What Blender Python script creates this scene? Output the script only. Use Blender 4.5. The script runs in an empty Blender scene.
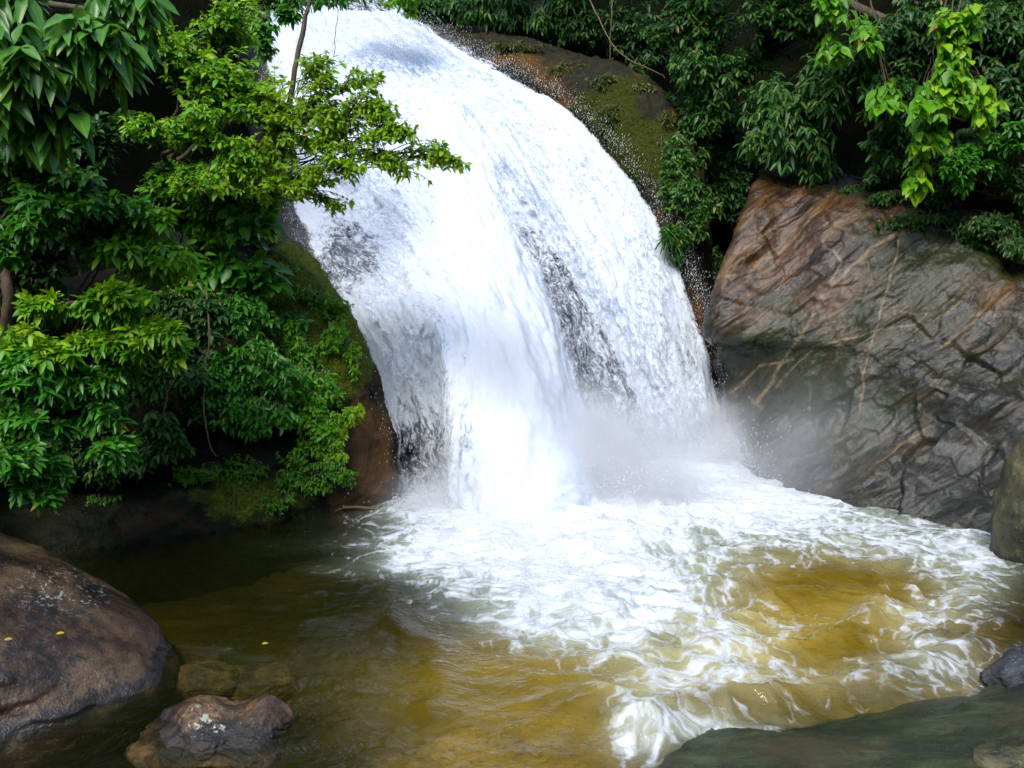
import bpy, math, random
import numpy as np

# ------------------------------------------------------------------ camera, light
scene = bpy.context.scene
COL = scene.collection
F, CX, CY, HOR, CAMZ = 800.0, 512.0, 384.0, 290.0, 2.6
PITCH = math.atan((CY - HOR) / F)
cam_d = bpy.data.cameras.new("camera")
cam_d.lens = F / 1024 * 36
cam_d.sensor_width = 36
cam_d.clip_start = 0.05
cam_d.clip_end = 400
cam = bpy.data.objects.new("camera", cam_d)
cam.location = (0, 0, CAMZ)
cam.rotation_euler = (math.pi / 2 - PITCH, 0, 0)
COL.objects.link(cam)
scene.camera = cam

SUN_EL, SUN_ROT = math.radians(50), math.radians(200)
world = bpy.data.worlds.new("World")
scene.world = world
world.use_nodes = True
wn = world.node_tree
sky = wn.nodes.new("ShaderNodeTexSky")
sky.sky_type = 'NISHITA'
sky.sun_disc = False
sky.sun_elevation = SUN_EL
sky.sun_rotation = SUN_ROT
bgn = wn.nodes["Background"]
wn.links.new(sky.outputs[0], bgn.inputs[0])
bgn.inputs[1].default_value = 0.15
sun_d = bpy.data.lights.new("sun", 'SUN')
sun_d.energy = 1.35
sun_d.angle = math.radians(24)
sun_d.color = (1.0, 0.95, 0.86)
sun = bpy.data.objects.new("sun", sun_d)
from mathutils import Vector
sdir = Vector((math.sin(SUN_ROT) * math.cos(SUN_EL), math.cos(SUN_ROT) * math.cos(SUN_EL), math.sin(SUN_EL)))
sun.rotation_euler = sdir.to_track_quat('Z', 'Y').to_euler()
sun.location = sdir * 40
COL.objects.link(sun)
scene.view_settings.view_transform = 'Standard'
scene.view_settings.look = 'None'
scene.view_settings.exposure = 1.38
scene.view_settings.gamma = 1
scene.render.engine = 'CYCLES'
scene.cycles.transparent_max_bounces = 24
scene.cycles.max_bounces = 6
scene.cycles.diffuse_bounces = 3
scene.cycles.glossy_bounces = 3
scene.cycles.transmission_bounces = 4
scene.cycles.volume_bounces = 3
scene.cycles.use_denoising = True
scene.cycles.caustics_reflective = False
scene.cycles.caustics_refractive = False

# ------------------------------------------------------------------ geometry helpers
CP, SP = math.cos(PITCH), math.sin(PITCH)

def ray(px, py):
    a = (np.asarray(px, float) - CX) / F
    b = -(np.asarray(py, float) - CY) / F
    return a, CP + b * SP, -SP + b * CP

def at(px, py, Y):
    x, y, z = ray(px, py)
    s = np.asarray(Y, float) / y
    return np.stack([x * s, y * s, CAMZ + z * s], -1)

def ground(px, py, z=0.0):
    x, y, dz = ray(px, py)
    s = (z - CAMZ) / dz
    return np.stack([x * s, y * s, np.zeros_like(x * s) + z], -1)

def project(P):
    d = P - np.array([0, 0, CAMZ])
    c = d[..., 1] * CP - d[..., 2] * SP
    u = d[..., 1] * SP + d[..., 2] * CP
    c = np.maximum(c, 0.05)
    return CX + F * d[..., 0] / c, CY - F * u / c

def _hash(i, j, k, seed):
    h = (i.astype(np.int64) * 374761393 + j.astype(np.int64) * 668265263 + k.astype(np.int64) * 2147483647 + seed * 1274126177) & 0xFFFFFFFF
    h = ((h ^ (h >> 13)) * 1274126177) & 0xFFFFFFFF
    h = h ^ (h >> 16)
    return (h & 0xFFFF) / 32767.5 - 1.0

def vnoise(P, seed=0):
    """smooth value noise in [-1,1] at points P (...,3)"""
    fl = np.floor(P)
    t = P - fl
    t = t * t * t * (t * (t * 6 - 15) + 10)
    i, j, k = fl[..., 0], fl[..., 1], fl[..., 2]
    x, y, z = t[..., 0], t[..., 1], t[..., 2]
    def c(a, b, d): return _hash(i + a, j + b, k + d, seed)
    x00 = c(0, 0, 0) * (1 - x) + c(1, 0, 0) * x
    x10 = c(0, 1, 0) * (1 - x) + c(1, 1, 0) * x
    x01 = c(0, 0, 1) * (1 - x) + c(1, 0, 1) * x
    x11 = c(0, 1, 1) * (1 - x) + c(1, 1, 1) * x
    return (x00 * (1 - y) + x10 * y) * (1 - z) + (x01 * (1 - y) + x11 * y) * z

def fbm(P, octv=4, seed=0, gain=0.5, ridged=False):
    s, a, tot = 0, 1.0, 0
    for o in range(octv):
        n = vnoise(P * (2.03 ** o) + 17.3 * o, seed + o * 31)
        if ridged: n = 1 - 2 * np.abs(n)
        s = s + a * n
        tot += a
        a *= gain
    return s / tot

def facets(P, seed=0, jit=0.8, tilt=0.55):
    """planar angular blocks: every Worley cell is a tilted plane at its own height"""
    fl = np.floor(P)
    sw = np.zeros(P.shape[:-1])
    val = np.zeros(P.shape[:-1])
    for a in (-1, 0, 1):
        for b in (-1, 0, 1):
            for c in (-1, 0, 1):
                i, j, k = fl[..., 0] + a, fl[..., 1] + b, fl[..., 2] + c
                o = np.stack([i, j, k], -1) + 0.5 + 0.5 * jit * np.stack([_hash(i, j, k, seed + m) for m in (1, 2, 3)], -1)
                d = P - o
                dd = (d ** 2).sum(-1)
                h = 0.6 * _hash(i, j, k, seed + 4) + tilt * (d * np.stack([_hash(i, j, k, seed + m) for m in (5, 6, 7)], -1)).sum(-1)
                wt = np.exp(-np.minimum(dd, 3.0) * 42.0)
                val += wt * h
                sw += wt
    return val / (sw + 1e-12)

def sstep(a, b, x):
    t = np.clip((x - a) / (b - a), 0, 1)
    return t * t * (3 - 2 * t)

def blobs(px, py, lst):
    """sum of soft ellipses (x, y, rx, ry, amplitude)"""
    s = np.zeros_like(px)
    for x, y, rx, ry, a in lst:
        r2 = ((px - x) / rx) ** 2 + ((py - y) / ry) ** 2
        s += a * np.exp(-r2 * 0.9)
    return s

def seg_dist(px, py, pts):
    d = np.full(px.shape, 1e9)
    for (x0, y0), (x1, y1) in zip(pts[:-1], pts[1:]):
        dx, dy = x1 - x0, y1 - y0
        t = np.clip(((px - x0) * dx + (py - y0) * dy) / (dx * dx + dy * dy), 0, 1)
        d = np.minimum(d, np.hypot(px - x0 - t * dx, py - y0 - t * dy))
    return d

def cr_axis(ctrl, n, axis):
    """uniform Catmull-Rom resampling of a control array along one axis"""
    C = np.moveaxis(ctrl, axis, 0)
    m = C.shape[0]
    t = np.linspace(0, m - 1, n)
    i = np.minimum(t.astype(int), m - 2)
    f = (t - i).reshape((-1,) + (1,) * (C.ndim - 1))
    p0, p1, p2, p3 = C[np.maximum(i - 1, 0)], C[i], C[i + 1], C[np.minimum(i + 2, m - 1)]
    R = 0.5 * (2 * p1 + (p2 - p0) * f + (2 * p0 - 5 * p1 + 4 * p2 - p3) * f * f + (3 * p1 - p0 - 3 * p2 + p3) * f ** 3)
    return np.moveaxis(R, 0, axis)

def loft(ctrl, nv, nu):
    return cr_axis(cr_axis(np.asarray(ctrl, float), nv, 0), nu, 1)

def grid_normals(P):
    du = np.gradient(P, axis=1)
    dv = np.gradient(P, axis=0)
    n = np.cross(dv, du)
    n /= np.linalg.norm(n, axis=-1, keepdims=True) + 1e-9
    return n

def set_attr(me, name, arr):
    arr = np.asarray(arr, np.float32)
    if arr.ndim == 1:
        a = me.attributes.new(name, 'FLOAT', 'POINT')
        a.data.foreach_set('value', arr)
    else:
        a = me.attributes.new(name, 'FLOAT_VECTOR', 'POINT')
        a.data.foreach_set('vector', arr.ravel())

def mesh_obj(name, V, faces, mat, parent=None, attrs=None, smooth=True):
    """faces: array (n,3) or (n,4), or a list of such arrays"""
    me = bpy.data.meshes.new(name)
    V = np.asarray(V, np.float32).reshape(-1, 3)
    fl = faces if isinstance(faces, list) else [faces]
    fl = [np.asarray(f, np.int32) for f in fl if len(f)]
    me.vertices.add(len(V))
    me.vertices.foreach_set('co', V.ravel())
    loops = np.concatenate([f.ravel() for f in fl])
    cnt = np.concatenate([np.full(len(f), f.shape[1], np.int32) for f in fl])
    start = np.concatenate([[0], np.cumsum(cnt)[:-1]]).astype(np.int32)
    me.loops.add(len(loops))
    me.loops.foreach_set('vertex_index', loops)
    me.polygons.add(len(cnt))
    me.polygons.foreach_set('loop_start', start)
    me.polygons.foreach_set('loop_total', cnt)
    me.update(calc_edges=True)
    me.validate()
    if smooth:
        me.polygons.foreach_set('use_smooth', np.ones(len(me.polygons), bool))
    for k, v in (attrs or {}).items():
        set_attr(me, k, v)
    me.materials.append(mat)
    o = bpy.data.objects.new(name, me)
    COL.objects.link(o)
    if parent: o.parent = parent
    return o

def grid_faces(nv, nu, flip=False):
    i = np.arange(nv - 1)[:, None] * nu + np.arange(nu - 1)[None, :]
    i = i.ravel()
    f = np.stack([i, i + nu, i + nu + 1, i + 1], -1)
    return f[:, ::-1] if flip else f

def tag(o, label=None, cat=None, group=None, kind=None):
    if label: o['label'] = label
    if cat: o['category'] = cat
    if group: o['group'] = group
    if kind: o['kind'] = kind
    return o

def empty(name, loc, label, cat, group=None):
    o = bpy.data.objects.new(name, None)
    o.empty_display_size = 0.2
    o.location = tuple(float(v) for v in loc)
    COL.objects.link(o)
    return tag(o, label, cat, group)

# ------------------------------------------------------------------ node helpers
class G:
    def __init__(s, name):
        s.m = bpy.data.materials.new(name)
        s.m.use_nodes = True
        s.t = s.m.node_tree
        s.t.nodes.clear()
        s.out = s.t.nodes.new('ShaderNodeOutputMaterial')
        s.geo = None
    def put(s, sock, v):
        if v is None: return
        if isinstance(v, bpy.types.NodeSocket): s.t.links.new(v, sock)
        else:
            if isinstance(v, tuple) and len(v) == 3 and sock.type == 'RGBA': v = (*v, 1)
            sock.default_value = v
    def n(s, typ, props=None, **inp):
        nd = s.t.nodes.new(typ)
        for k, v in (props or {}).items(): setattr(nd, k, v)
        for k, v in inp.items(): s.put(nd.inputs[k.replace('_', ' ')], v)
        return nd
    def pos(s):
        return s.n('ShaderNodeNewGeometry').outputs['Position']
    def obj(s):
        return s.n('ShaderNodeTexCoord').outputs['Object']
    def attr(s, name, out='Fac'):
        return s.n('ShaderNodeAttribute', {'attribute_name': name}).outputs[out]
    def map(s, vec, scale=(1, 1, 1), rot=(0, 0, 0), loc=(0, 0, 0)):
        return s.n('ShaderNodeMapping', Vector=vec, Scale=scale, Rotation=rot, Location=loc).outputs[0]
    def noise(s, vec, scale, detail=4, rough=0.55, dist=0.0, out='Fac'):
        nd = s.n('ShaderNodeTexNoise', Vector=vec, Scale=scale, Detail=detail, Roughness=rough, Distortion=dist)
        return nd.outputs[0 if out == 'Fac' else 1]
    def voro(s, vec, scale, feature='F1', rnd=1.0):
        return s.n('ShaderNodeTexVoronoi', {'feature': feature}, Vector=vec, Scale=scale, Randomness=rnd).outputs['Distance']
    def math(s, op, a, b=None, c=None, clamp=False):
        nd = s.t.nodes.new('ShaderNodeMath'); nd.operation = op; nd.use_clamp = clamp
        for i, v in enumerate((a, b, c)):
            if v is not None: s.put(nd.inputs[i], v)
        return nd.outputs[0]
    def vmath(s, op, a, b=None):
        nd = s.t.nodes.new('ShaderNodeVectorMath'); nd.operation = op
        s.put(nd.inputs[0], a)
        if b is not None: s.put(nd.inputs[1], b)
        return nd.outputs[0]
    def mr(s, v, a, b, c=0.0, d=1.0, smooth=True):
        nd = s.n('ShaderNodeMapRange', {'interpolation_type': 'SMOOTHSTEP' if smooth else 'LINEAR'})
        for i, x in enumerate((v, a, b, c, d)): s.put(nd.inputs[i], x)
        return nd.outputs[0]
    def mix(s, f, a, b, blend='MIX'):
        nd = s.n('ShaderNodeMix', {'data_type': 'RGBA', 'blend_type': blend})
        s.put(nd.inputs[0], f); s.put(nd.inputs[6], a); s.put(nd.inputs[7], b)
        return nd.outputs[2]
    def ramp(s, f, stops):
        nd = s.n('ShaderNodeValToRGB', Fac=f)
        e = nd.color_ramp.elements
        while len(e) < len(stops): e.new(0.5)
        for el, (p, c) in zip(e, stops):
            el.position = p; el.color = (*c, 1)
        return nd.outputs[0]
    def bump(s, h, strength=0.5, dist=0.05, normal=None):
        nd = s.n('ShaderNodeBump', Height=h, Strength=strength, Distance=dist)
        if normal is not None: s.put(nd.inputs['Normal'], normal)
        return nd.outputs[0]
    def bsdf(s, **k):
        return s.n('ShaderNodeBsdfPrincipled', **k).outputs[0]
    def mixs(s, f, a, b):
        nd = s.t.nodes.new('ShaderNodeMixShader')
        s.put(nd.inputs[0], f); s.put(nd.inputs[1], a); s.put(nd.inputs[2], b)
        return nd.outputs[0]
    def surf(s, sh):
        s.t.links.new(sh, s.out.inputs['Surface']); return s.m
    def vol(s, sh):
        s.t.links.new(sh, s.out.inputs['Volume']); return s.m

# ------------------------------------------------------------------ materials
def mat_leaf(name, a, b, c, rough=0.42, trans=0.3):
    """a..b by leaf, c: the brightest ones"""
    g = G(name)
    t = g.attr('tint')
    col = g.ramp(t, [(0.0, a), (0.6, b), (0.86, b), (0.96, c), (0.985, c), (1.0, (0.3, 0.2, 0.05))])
    n = g.noise(g.pos(), 9, 3)
    col = g.mix(g.mr(n, 0.35, 0.7, 0, 0.45), col, tuple(x * 0.6 for x in a))
    rib = g.attr('rib')
    col = g.mix(g.mr(rib, 0.0, 0.18, 0.35, 0.0), col, tuple(min(1, x * 1.6 + 0.01) for x in b))
    p = g.bsdf(Base_Color=col, Roughness=rough, Specular_IOR_Level=0.35)
    tr = g.n('ShaderNodeBsdfTranslucent', Color=g.mix(0.5, col, c)).outputs[0]
    return g.surf(g.mixs(trans, p, tr))

LEAF = {
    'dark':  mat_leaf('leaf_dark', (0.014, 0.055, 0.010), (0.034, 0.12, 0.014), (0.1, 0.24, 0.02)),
    'mid':   mat_leaf('leaf_mid', (0.04, 0.17, 0.006), (0.12, 0.36, 0.008), (0.32, 0.52, 0.012), trans=0.36),
    'blue':  mat_leaf('leaf_blue', (0.024, 0.13, 0.010), (0.065, 0.28, 0.015), (0.17, 0.42, 0.018), rough=0.36),
    'lime':  mat_leaf('leaf_lime', (0.14, 0.33, 0.010), (0.28, 0.5, 0.014), (0.52, 0.6, 0.02), trans=0.45),
    'broad': mat_leaf('leaf_broad', (0.05, 0.18, 0.02), (0.11, 0.3, 0.035), (0.22, 0.4, 0.03), rough=0.3),
    'moss':  mat_leaf('leaf_moss', (0.03, 0.05, 0.006), (0.07, 0.105, 0.009), (0.17, 0.19, 0.015)),
    'yellow': mat_leaf('leaf_yellow', (0.4, 0.34, 0.03), (0.5, 0.42, 0.03), (0.6, 0.5, 0.05)),
}

def mat_bark(name, a, b):
    g = G(name)
    n = g.noise(g.map(g.pos(), (6, 6, 1.6)), 4, 5, 0.65)
    col = g.ramp(n, [(0.3, a), (0.7, b)])
    return g.surf(g.bsdf(Base_Color=col, Roughness=0.8, Normal=g.bump(n, 0.6, 0.02)))
BARK = mat_bark('bark', (0.03, 0.022, 0.012), (0.11, 0.085, 0.045))
ROOT = mat_bark('root_bark', (0.1, 0.07, 0.035), (0.24, 0.17, 0.09))

def mat_falls_rock():
    g = G('wet_falls_rock')
    p = g.pos()
    n = g.noise(p, 1.6, 7, 0.62)
    n2 = g.noise(p, 11, 5, 0.6)
    col = g.ramp(n, [(0.3, (0.03, 0.034, 0.04)), (0.55, (0.085, 0.09, 0.1)), (0.75, (0.16, 0.165, 0.17))])
    return g.surf(g.bsdf(Base_Color=col, Roughness=0.35, Normal=g.bump(n2, 0.6, 0.05)))

def mat_moss_rock(name, dark=(0.018, 0.02, 0.008), mossa=(0.035, 0.05, 0.008), mossb=(0.1, 0.105, 0.012), rust=(0.1, 0.05, 0.012), amount=0.5):
    g = G(name)
    p = g.pos()
    n = g.noise(p, 1.3, 6, 0.62)
    n2 = g.noise(p, 7.0, 6, 0.65)
    n3 = g.noise(p, 32.0, 4, 0.6)
    rock = g.ramp(n2, [(0.3, dark), (0.55, tuple(x * 2.2 for x in dark)), (0.8, tuple(x * 4 for x in dark))])
    rock = g.mix(g.mr(g.math('ADD', g.noise(p, 0.9, 3, 0.5, 0.5), g.attr('rust')), 0.54, 0.68), rock, rust)
    moss = g.mix(g.mr(n3, 0.3, 0.7), mossa, mossb)
    f = g.attr('moss')
    m = g.mr(g.math('ADD', g.math('ADD', g.math('MULTIPLY', n, 0.8), g.math('MULTIPLY', n2, 0.4)), f), 1.0, 1.22)
    col = g.mix(m, rock, moss)
    rough = g.mr(m, 0, 1, 0.5, 0.95)
    h = g.math('ADD', g.math('MULTIPLY', n2, 0.7), g.math('MULTIPLY', n3, 0.3))
    return g.surf(g.bsdf(Base_Color=col, Roughness=rough, Specular_IOR_Level=0.12, Normal=g.bump(h, 1.0, 0.09)))

def mat_strata():
    """the big banded wet rock: rusty top left, grey-green bands, pale veins, black-blue blocks low right"""
    g = G('banded_wet_rock')
    p = g.pos()
    w = g.noise(p, 0.7, 2, 0.5, out='Color')
    q = g.vmath('ADD', p, g.vmath('MULTIPLY', w, (0.55, 0.55, 0.55)))
    qr = g.map(q, (1, 1, 1), (0.1, 0.68, 0.0))
    band = g.noise(g.map(qr, (0.3, 0.6, 3.4)), 1.7, 5, 0.6)
    fine = g.noise(g.map(qr, (0.5, 1.2, 9.0)), 3.0, 5, 0.65)
    n = g.noise(p, 1.0, 5, 0.6)
    n2 = g.noise(p, 14, 7, 0.72)
    mid = g.noise(g.map(qr, (0.8, 1.0, 2.0)), 4.0, 7, 0.7)
    grey = g.ramp(band, [(0.34, (0.007, 0.007, 0.005)), (0.43, (0.026, 0.029, 0.010)), (0.5, (0.085, 0.062, 0.022)), (0.54, (0.022, 0.03, 0.010)), (0.6, (0.055, 0.058, 0.03)), (0.67, (0.12, 0.105, 0.075))])
    rust = g.ramp(band, [(0.34, (0.014, 0.006, 0.002)), (0.45, (0.07, 0.03, 0.007)), (0.54, (0.15, 0.068, 0.016)), (0.66, (0.24, 0.15, 0.07))])
    rf = g.math('ADD', g.attr('rust'), g.math('MULTIPLY', g.math('SUBTRACT', n, 0.5), 1.3))
    col = g.mix(g.mr(rf, 0.25, 0.75), grey, rust)
    mf = g.math('ADD', g.attr('moss'), g.math('MULTIPLY', g.math('SUBTRACT', g.noise(p, 2.2, 6, 0.65), 0.5), 1.6))
    moss = g.mix(n2, (0.010, 0.02, 0.004), (0.045, 0.065, 0.010))
    col = g.mix(g.mr(mf, 0.3, 0.7, 0, 0.85), col, moss)
    col = g.mix(g.mr(mid, 0.5, 0.66, 0.0, 0.75), col, (0.018, 0.015, 0.011))
    col = g.mix(g.mr(fine, 0.53, 0.62, 0.0, 0.75), col, (0.014, 0.012, 0.009))
    rv = g.noise(g.map(qr, (0.35, 0.8, 1.8)), 2.4, 3, 0.55, 0.3)
    rv = g.mr(g.math('ABSOLUTE', g.math('SUBTRACT', rv, 0.5)), 0.0, 0.01, 1, 0)
    col = g.mix(g.math('MULTIPLY', rv, g.mr(n, 0.45, 0.6, 0, 0.6)), col, (0.26, 0.18, 0.1))
    vf = g.math('MULTIPLY', g.attr('vein'), g.mr(g.noise(p, 7, 5, 0.7), 0.32, 0.58))
    col = g.mix(g.math('MULTIPLY', vf, 0.8), col, (0.36, 0.24, 0.13))
    col = g.mix(g.mr(g.noise(p, 38, 5, 0.75), 0.58, 0.68, 0, 0.45), col, (0.24, 0.2, 0.14))
    col = g.mix(0.38, col, (0.008, 0.007, 0.005))
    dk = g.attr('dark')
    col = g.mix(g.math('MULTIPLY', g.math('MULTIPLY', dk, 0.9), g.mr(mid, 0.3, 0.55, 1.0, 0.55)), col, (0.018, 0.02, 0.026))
    h = g.math('ADD', g.math('MULTIPLY', band, 0.25), g.math('ADD', g.math('MULTIPLY', fine, 0.3), g.math('MULTIPLY', n2, 0.3)))
    rough = g.mr(g.noise(p, 2.5, 5, 0.6), 0.38, 0.62, 0.12, 0.36)
    rough = g.math('SUBTRACT', rough, g.math('MULTIPLY', dk, 0.1), clamp=True)
    return g.surf(g.bsdf(Base_Color=col, Roughness=rough, Specular_IOR_Level=0.4, Normal=g.bump(h, 0.7, 0.06)))

def mat_boulder(name, c0, c1, c2, scale=1.0, lichen=0.0, wet=0.4):
    g = G(name)
    p = g.pos()
    n = g.noise(p, 1.7 * scale, 7, 0.66, 0.4)
    n2 = g.noise(p, 12 * scale, 6, 0.68)
    n3 = g.noise(p, 55, 3, 0.6)
    col = g.ramp(n, [(0.38, c0), (0.5, c1), (0.63, c2)])
    col = g.mix(g.mr(n2, 0.5, 0.68, 0, 0.7), col, tuple(x * 0.35 for x in c0))
    col = g.mix(g.mr(n3, 0.62, 0.72, 0, 0.5), col, tuple(min(1, x * 2.2 + 0.05) for x in c2))
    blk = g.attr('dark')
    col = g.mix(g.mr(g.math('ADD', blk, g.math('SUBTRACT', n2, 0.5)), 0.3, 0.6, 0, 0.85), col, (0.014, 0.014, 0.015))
    if lichen:
        v = g.noise(p, 20, 5, 0.75, 0.6)
        lf = g.math('MULTIPLY', g.mr(v, 0.56, 0.6), g.mr(g.attr('lichen'), 0.25, 0.6))
        col = g.mix(lf, col, (0.42, 0.45, 0.36))
    h = g.math('ADD', g.math('MULTIPLY', n2, 0.7), g.math('MULTIPLY', n3, 0.25))
    return g.surf(g.bsdf(Base_Color=col, Roughness=wet, Specular_IOR_Level=0.45, Normal=g.bump(h, 0.7, 0.035)))

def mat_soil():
    g = G('shade_dark_soil')
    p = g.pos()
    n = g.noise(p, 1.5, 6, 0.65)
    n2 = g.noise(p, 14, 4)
    col = g.ramp(n, [(0.3, (0.003, 0.004, 0.002)), (0.6, (0.007, 0.009, 0.004)), (0.8, (0.012, 0.018, 0.005))])  # near-black soil: the forest's shade is put into its colour
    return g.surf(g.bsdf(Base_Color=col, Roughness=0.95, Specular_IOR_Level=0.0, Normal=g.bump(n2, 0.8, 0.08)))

def mat_bed():
    g = G('river_sand')
    p = g.pos()
    n = g.noise(p, 2.2, 6, 0.65, 0.3)
    n2 = g.noise(p, 16, 5, 0.7)
    sand = g.ramp(n, [(0.28, (0.2, 0.135, 0.016)), (0.5, (0.56, 0.38, 0.05)), (0.72, (0.72, 0.52, 0.09))])
    sand = g.mix(g.mr(n2, 0.5, 0.7, 0, 0.6), sand, (0.09, 0.06, 0.02))
    silt = g.ramp(n2, [(0.3, (0.03, 0.036, 0.010)), (0.7, (0.11, 0.11, 0.026))])
    col = g.mix(g.attr('sand'), silt, sand)
    return g.surf(g.bsdf(Base_Color=col, Roughness=0.9, Normal=g.bump(n2, 0.6, 0.04)))

def mat_pool():
    g = G('pool_water_foam')
    p = g.pos()
    f2 = g.map(p, (1, 1, 0.0))
    D = g.attr('foam')
    w1 = g.noise(f2, 1.1, 3, 0.5, out='Color')
    w2 = g.noise(f2, 4.5, 3, 0.55, out='Color')
    q = g.vmath('ADD', f2, g.vmath('MULTIPLY', g.vmath('SUBTRACT', w1, (0.5, 0.5, 0.5)), (0.9, 0.7, 0)))
    q = g.vmath('ADD', q, g.vmath('MULTIPLY', g.vmath('SUBTRACT', w2, (0.5, 0.5, 0.5)), (0.2, 0.16, 0)))
    qs = g.map(q, (1.0, 0.8, 1.0))
    def ridge(v, sc, det):
        n = g.noise(v, sc, det, 0.6)
        return g.math('SUBTRACT', 1.0, g.math('ABSOLUTE', g.math('MULTIPLY_ADD', n, 4.0, -2.0)), clamp=True)
    def lace(sc, w):
        return g.mr(g.voro(qs, sc, 'DISTANCE_TO_EDGE'), 0.0, w, 1, 0)
    big = g.noise(qs, 1.6, 6, 0.65)
    gran = g.math('ADD', g.math('MULTIPLY', g.noise(qs, 5.0, 10, 0.72, 0.3), 0.75), g.math('MULTIPLY', g.noise(qs, 26.0, 6, 0.75), 0.25))
    r2 = ridge(qs, 5.0, 5)
    P = g.math('ADD', g.math('ADD', g.math('MULTIPLY', lace(2.6, 0.2), 0.1), g.math('MULTIPLY', lace(7.5, 0.25), 0.1)),
               g.math('ADD', g.math('ADD', g.math('MULTIPLY', gran, 0.8), g.math('MULTIPLY', r2, 0.1)), g.math('MULTIPLY', big, 0.3)))
    thr = g.math('SUBTRACT', 1.0, g.math('MULTIPLY', D, 0.33))
    m = g.mr(g.math('SUBTRACT', P, thr), -0.12, 0.15)
    m = g.math('MAXIMUM', m, g.math('MULTIPLY', g.mr(D, 1.6, 2.8), 0.95))
    # cloudy bubbles below the surface round the foam
    milk = g.mr(g.math('ADD', g.math('MULTIPLY', big, 0.5), g.math('MULTIPLY', D, 0.45)), 0.15, 1.1, 0.1, 0.88)
    milk = g.math('ADD', milk, g.math('MULTIPLY', g.attr('amber'), 0.1), clamp=True)
    milkc = g.mix(g.attr('amber'), g.mix(g.mr(D, 0.0, 0.9), (0.035, 0.042, 0.010), (0.42, 0.48, 0.38)), g.mix(g.mr(D, 0.1, 1.0), (0.6, 0.4, 0.02), (0.7, 0.64, 0.26)))
    h = g.math('ADD', g.noise(g.map(q, (1, 1.6, 1)), 5, 4, 0.6), g.math('MULTIPLY', g.noise(q, 22, 3, 0.6), 0.25))
    nb = g.bump(h, 0.55, 0.05)
    foam = g.bsdf(Base_Color=g.mix(g.math('MAXIMUM', g.mr(P, 0.5, 0.8), g.mr(D, 0.7, 1.9)), (0.45, 0.52, 0.54), (0.78, 0.82, 0.86)), Roughness=0.7,
                  Normal=g.bump(g.math('ADD', P, g.math('MULTIPLY', g.noise(q, 30, 4, 0.7), 0.5)), 0.9, 0.07))
    clear = g.n('ShaderNodeBsdfTransparent', Color=(0.93, 0.94, 0.88)).outputs[0]
    turb = g.bsdf(Base_Color=milkc, Roughness=0.6, Specular_IOR_Level=0.0, Normal=nb)
    body = g.mixs(milk, clear, turb)
    fres = g.n('ShaderNodeFresnel', IOR=1.33, Normal=nb).outputs[0]
    glossy = g.n('ShaderNodeBsdfGlossy', {'distribution': 'GGX'}, Color=(1, 1, 1), Roughness=0.05, Normal=nb).outputs[0]
    water = g.mixs(fres, body, glossy)
    g.surf(g.mixs(m, water, foam))
    return g.vol(g.n('ShaderNodeVolumeAbsorption', Color=(0.66, 0.6, 0.14), Density=1.3).outputs[0])

def mat_falls(name, fine=26.0, bias=0.0, soft=0.16):
    g = G(name)
    fl = g.attr('flow', 'Vector')
    D = g.attr('thickness')
    warp = g.noise(fl, 2.0, 3, out='Color')
    q = g.vmath('ADD', fl, g.vmath('MULTIPLY', g.vmath('SUBTRACT', warp, (0.5, 0.5, 0.5)), (0.35, 0.5, 0.2)))
    s1 = g.noise(g.map(q, (1.0, 0.22, 1)), 3.5, 5, 0.65)
    s2 = g.noise(g.map(q, (1.0, 0.3, 1)), 11, 5, 0.7)
    s3 = g.noise(g.map(q, (1.0, 0.5, 1)), fine, 4, 0.75)
    s0 = g.noise(g.map(q, (1.0, 0.12, 1)), 1.5, 4, 0.6)
    jt = g.attr('jet')
    P = g.math('ADD', g.math('ADD', g.math('MULTIPLY', s0, 0.2), g.math('MULTIPLY', s1, 0.16)), g.math('ADD', g.math('MULTIPLY', s2, 0.26), g.math('MULTIPLY', s3, 0.38)))
    # P is near 0.5 +- 0.15
    thr = g.math('SUBTRACT', 0.74 + bias, g.math('MULTIPLY', D, 0.5))
    a = g.mr(g.math('SUBTRACT', P, thr), -soft * 0.45, soft * 0.5)
    col = g.mix(g.mr(P, 0.38, 0.6), (0.7, 0.78, 0.89), (0.85, 0.9, 0.96))
    h = g.math('ADD', g.math('MULTIPLY', s2, 0.6), g.math('MULTIPLY', s3, 0.5))
    nb = g.bump(h, g.mr(jt, 0.0, 0.5, 0.6, 0.2), 0.06)
    d = g.bsdf(Base_Color=col, Roughness=0.6, Specular_IOR_Level=0.3, Normal=nb)
    t = g.n('ShaderNodeBsdfTranslucent', Color=(0.76, 0.84, 0.94)).outputs[0]
    w = g.mixs(0.25, d, t)
    return g.surf(g.mixs(a, g.n('ShaderNodeBsdfTransparent').outputs[0], w))

def mat_mist(name, dens):
    g = G(name)
    o = g.obj()
    r = g.n('ShaderNodeVectorMath', {'operation': 'LENGTH'})
    g.put(r.inputs[0], o)
    fall = g.mr(r.outputs['Value'], 1.0, 0.1)
    n = g.noise(g.pos(), 1.5, 3, 0.55)
    d = g.math('MULTIPLY', g.math('MULTIPLY', fall, g.mr(n, 0.3, 0.7, 0.25, 1.0)), dens)
    return g.vol(g.n('ShaderNodeVolumePrincipled', Color=(0.97, 0.98, 1.0), Density=d, Anisotropy=0.1).outputs[0])

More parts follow.
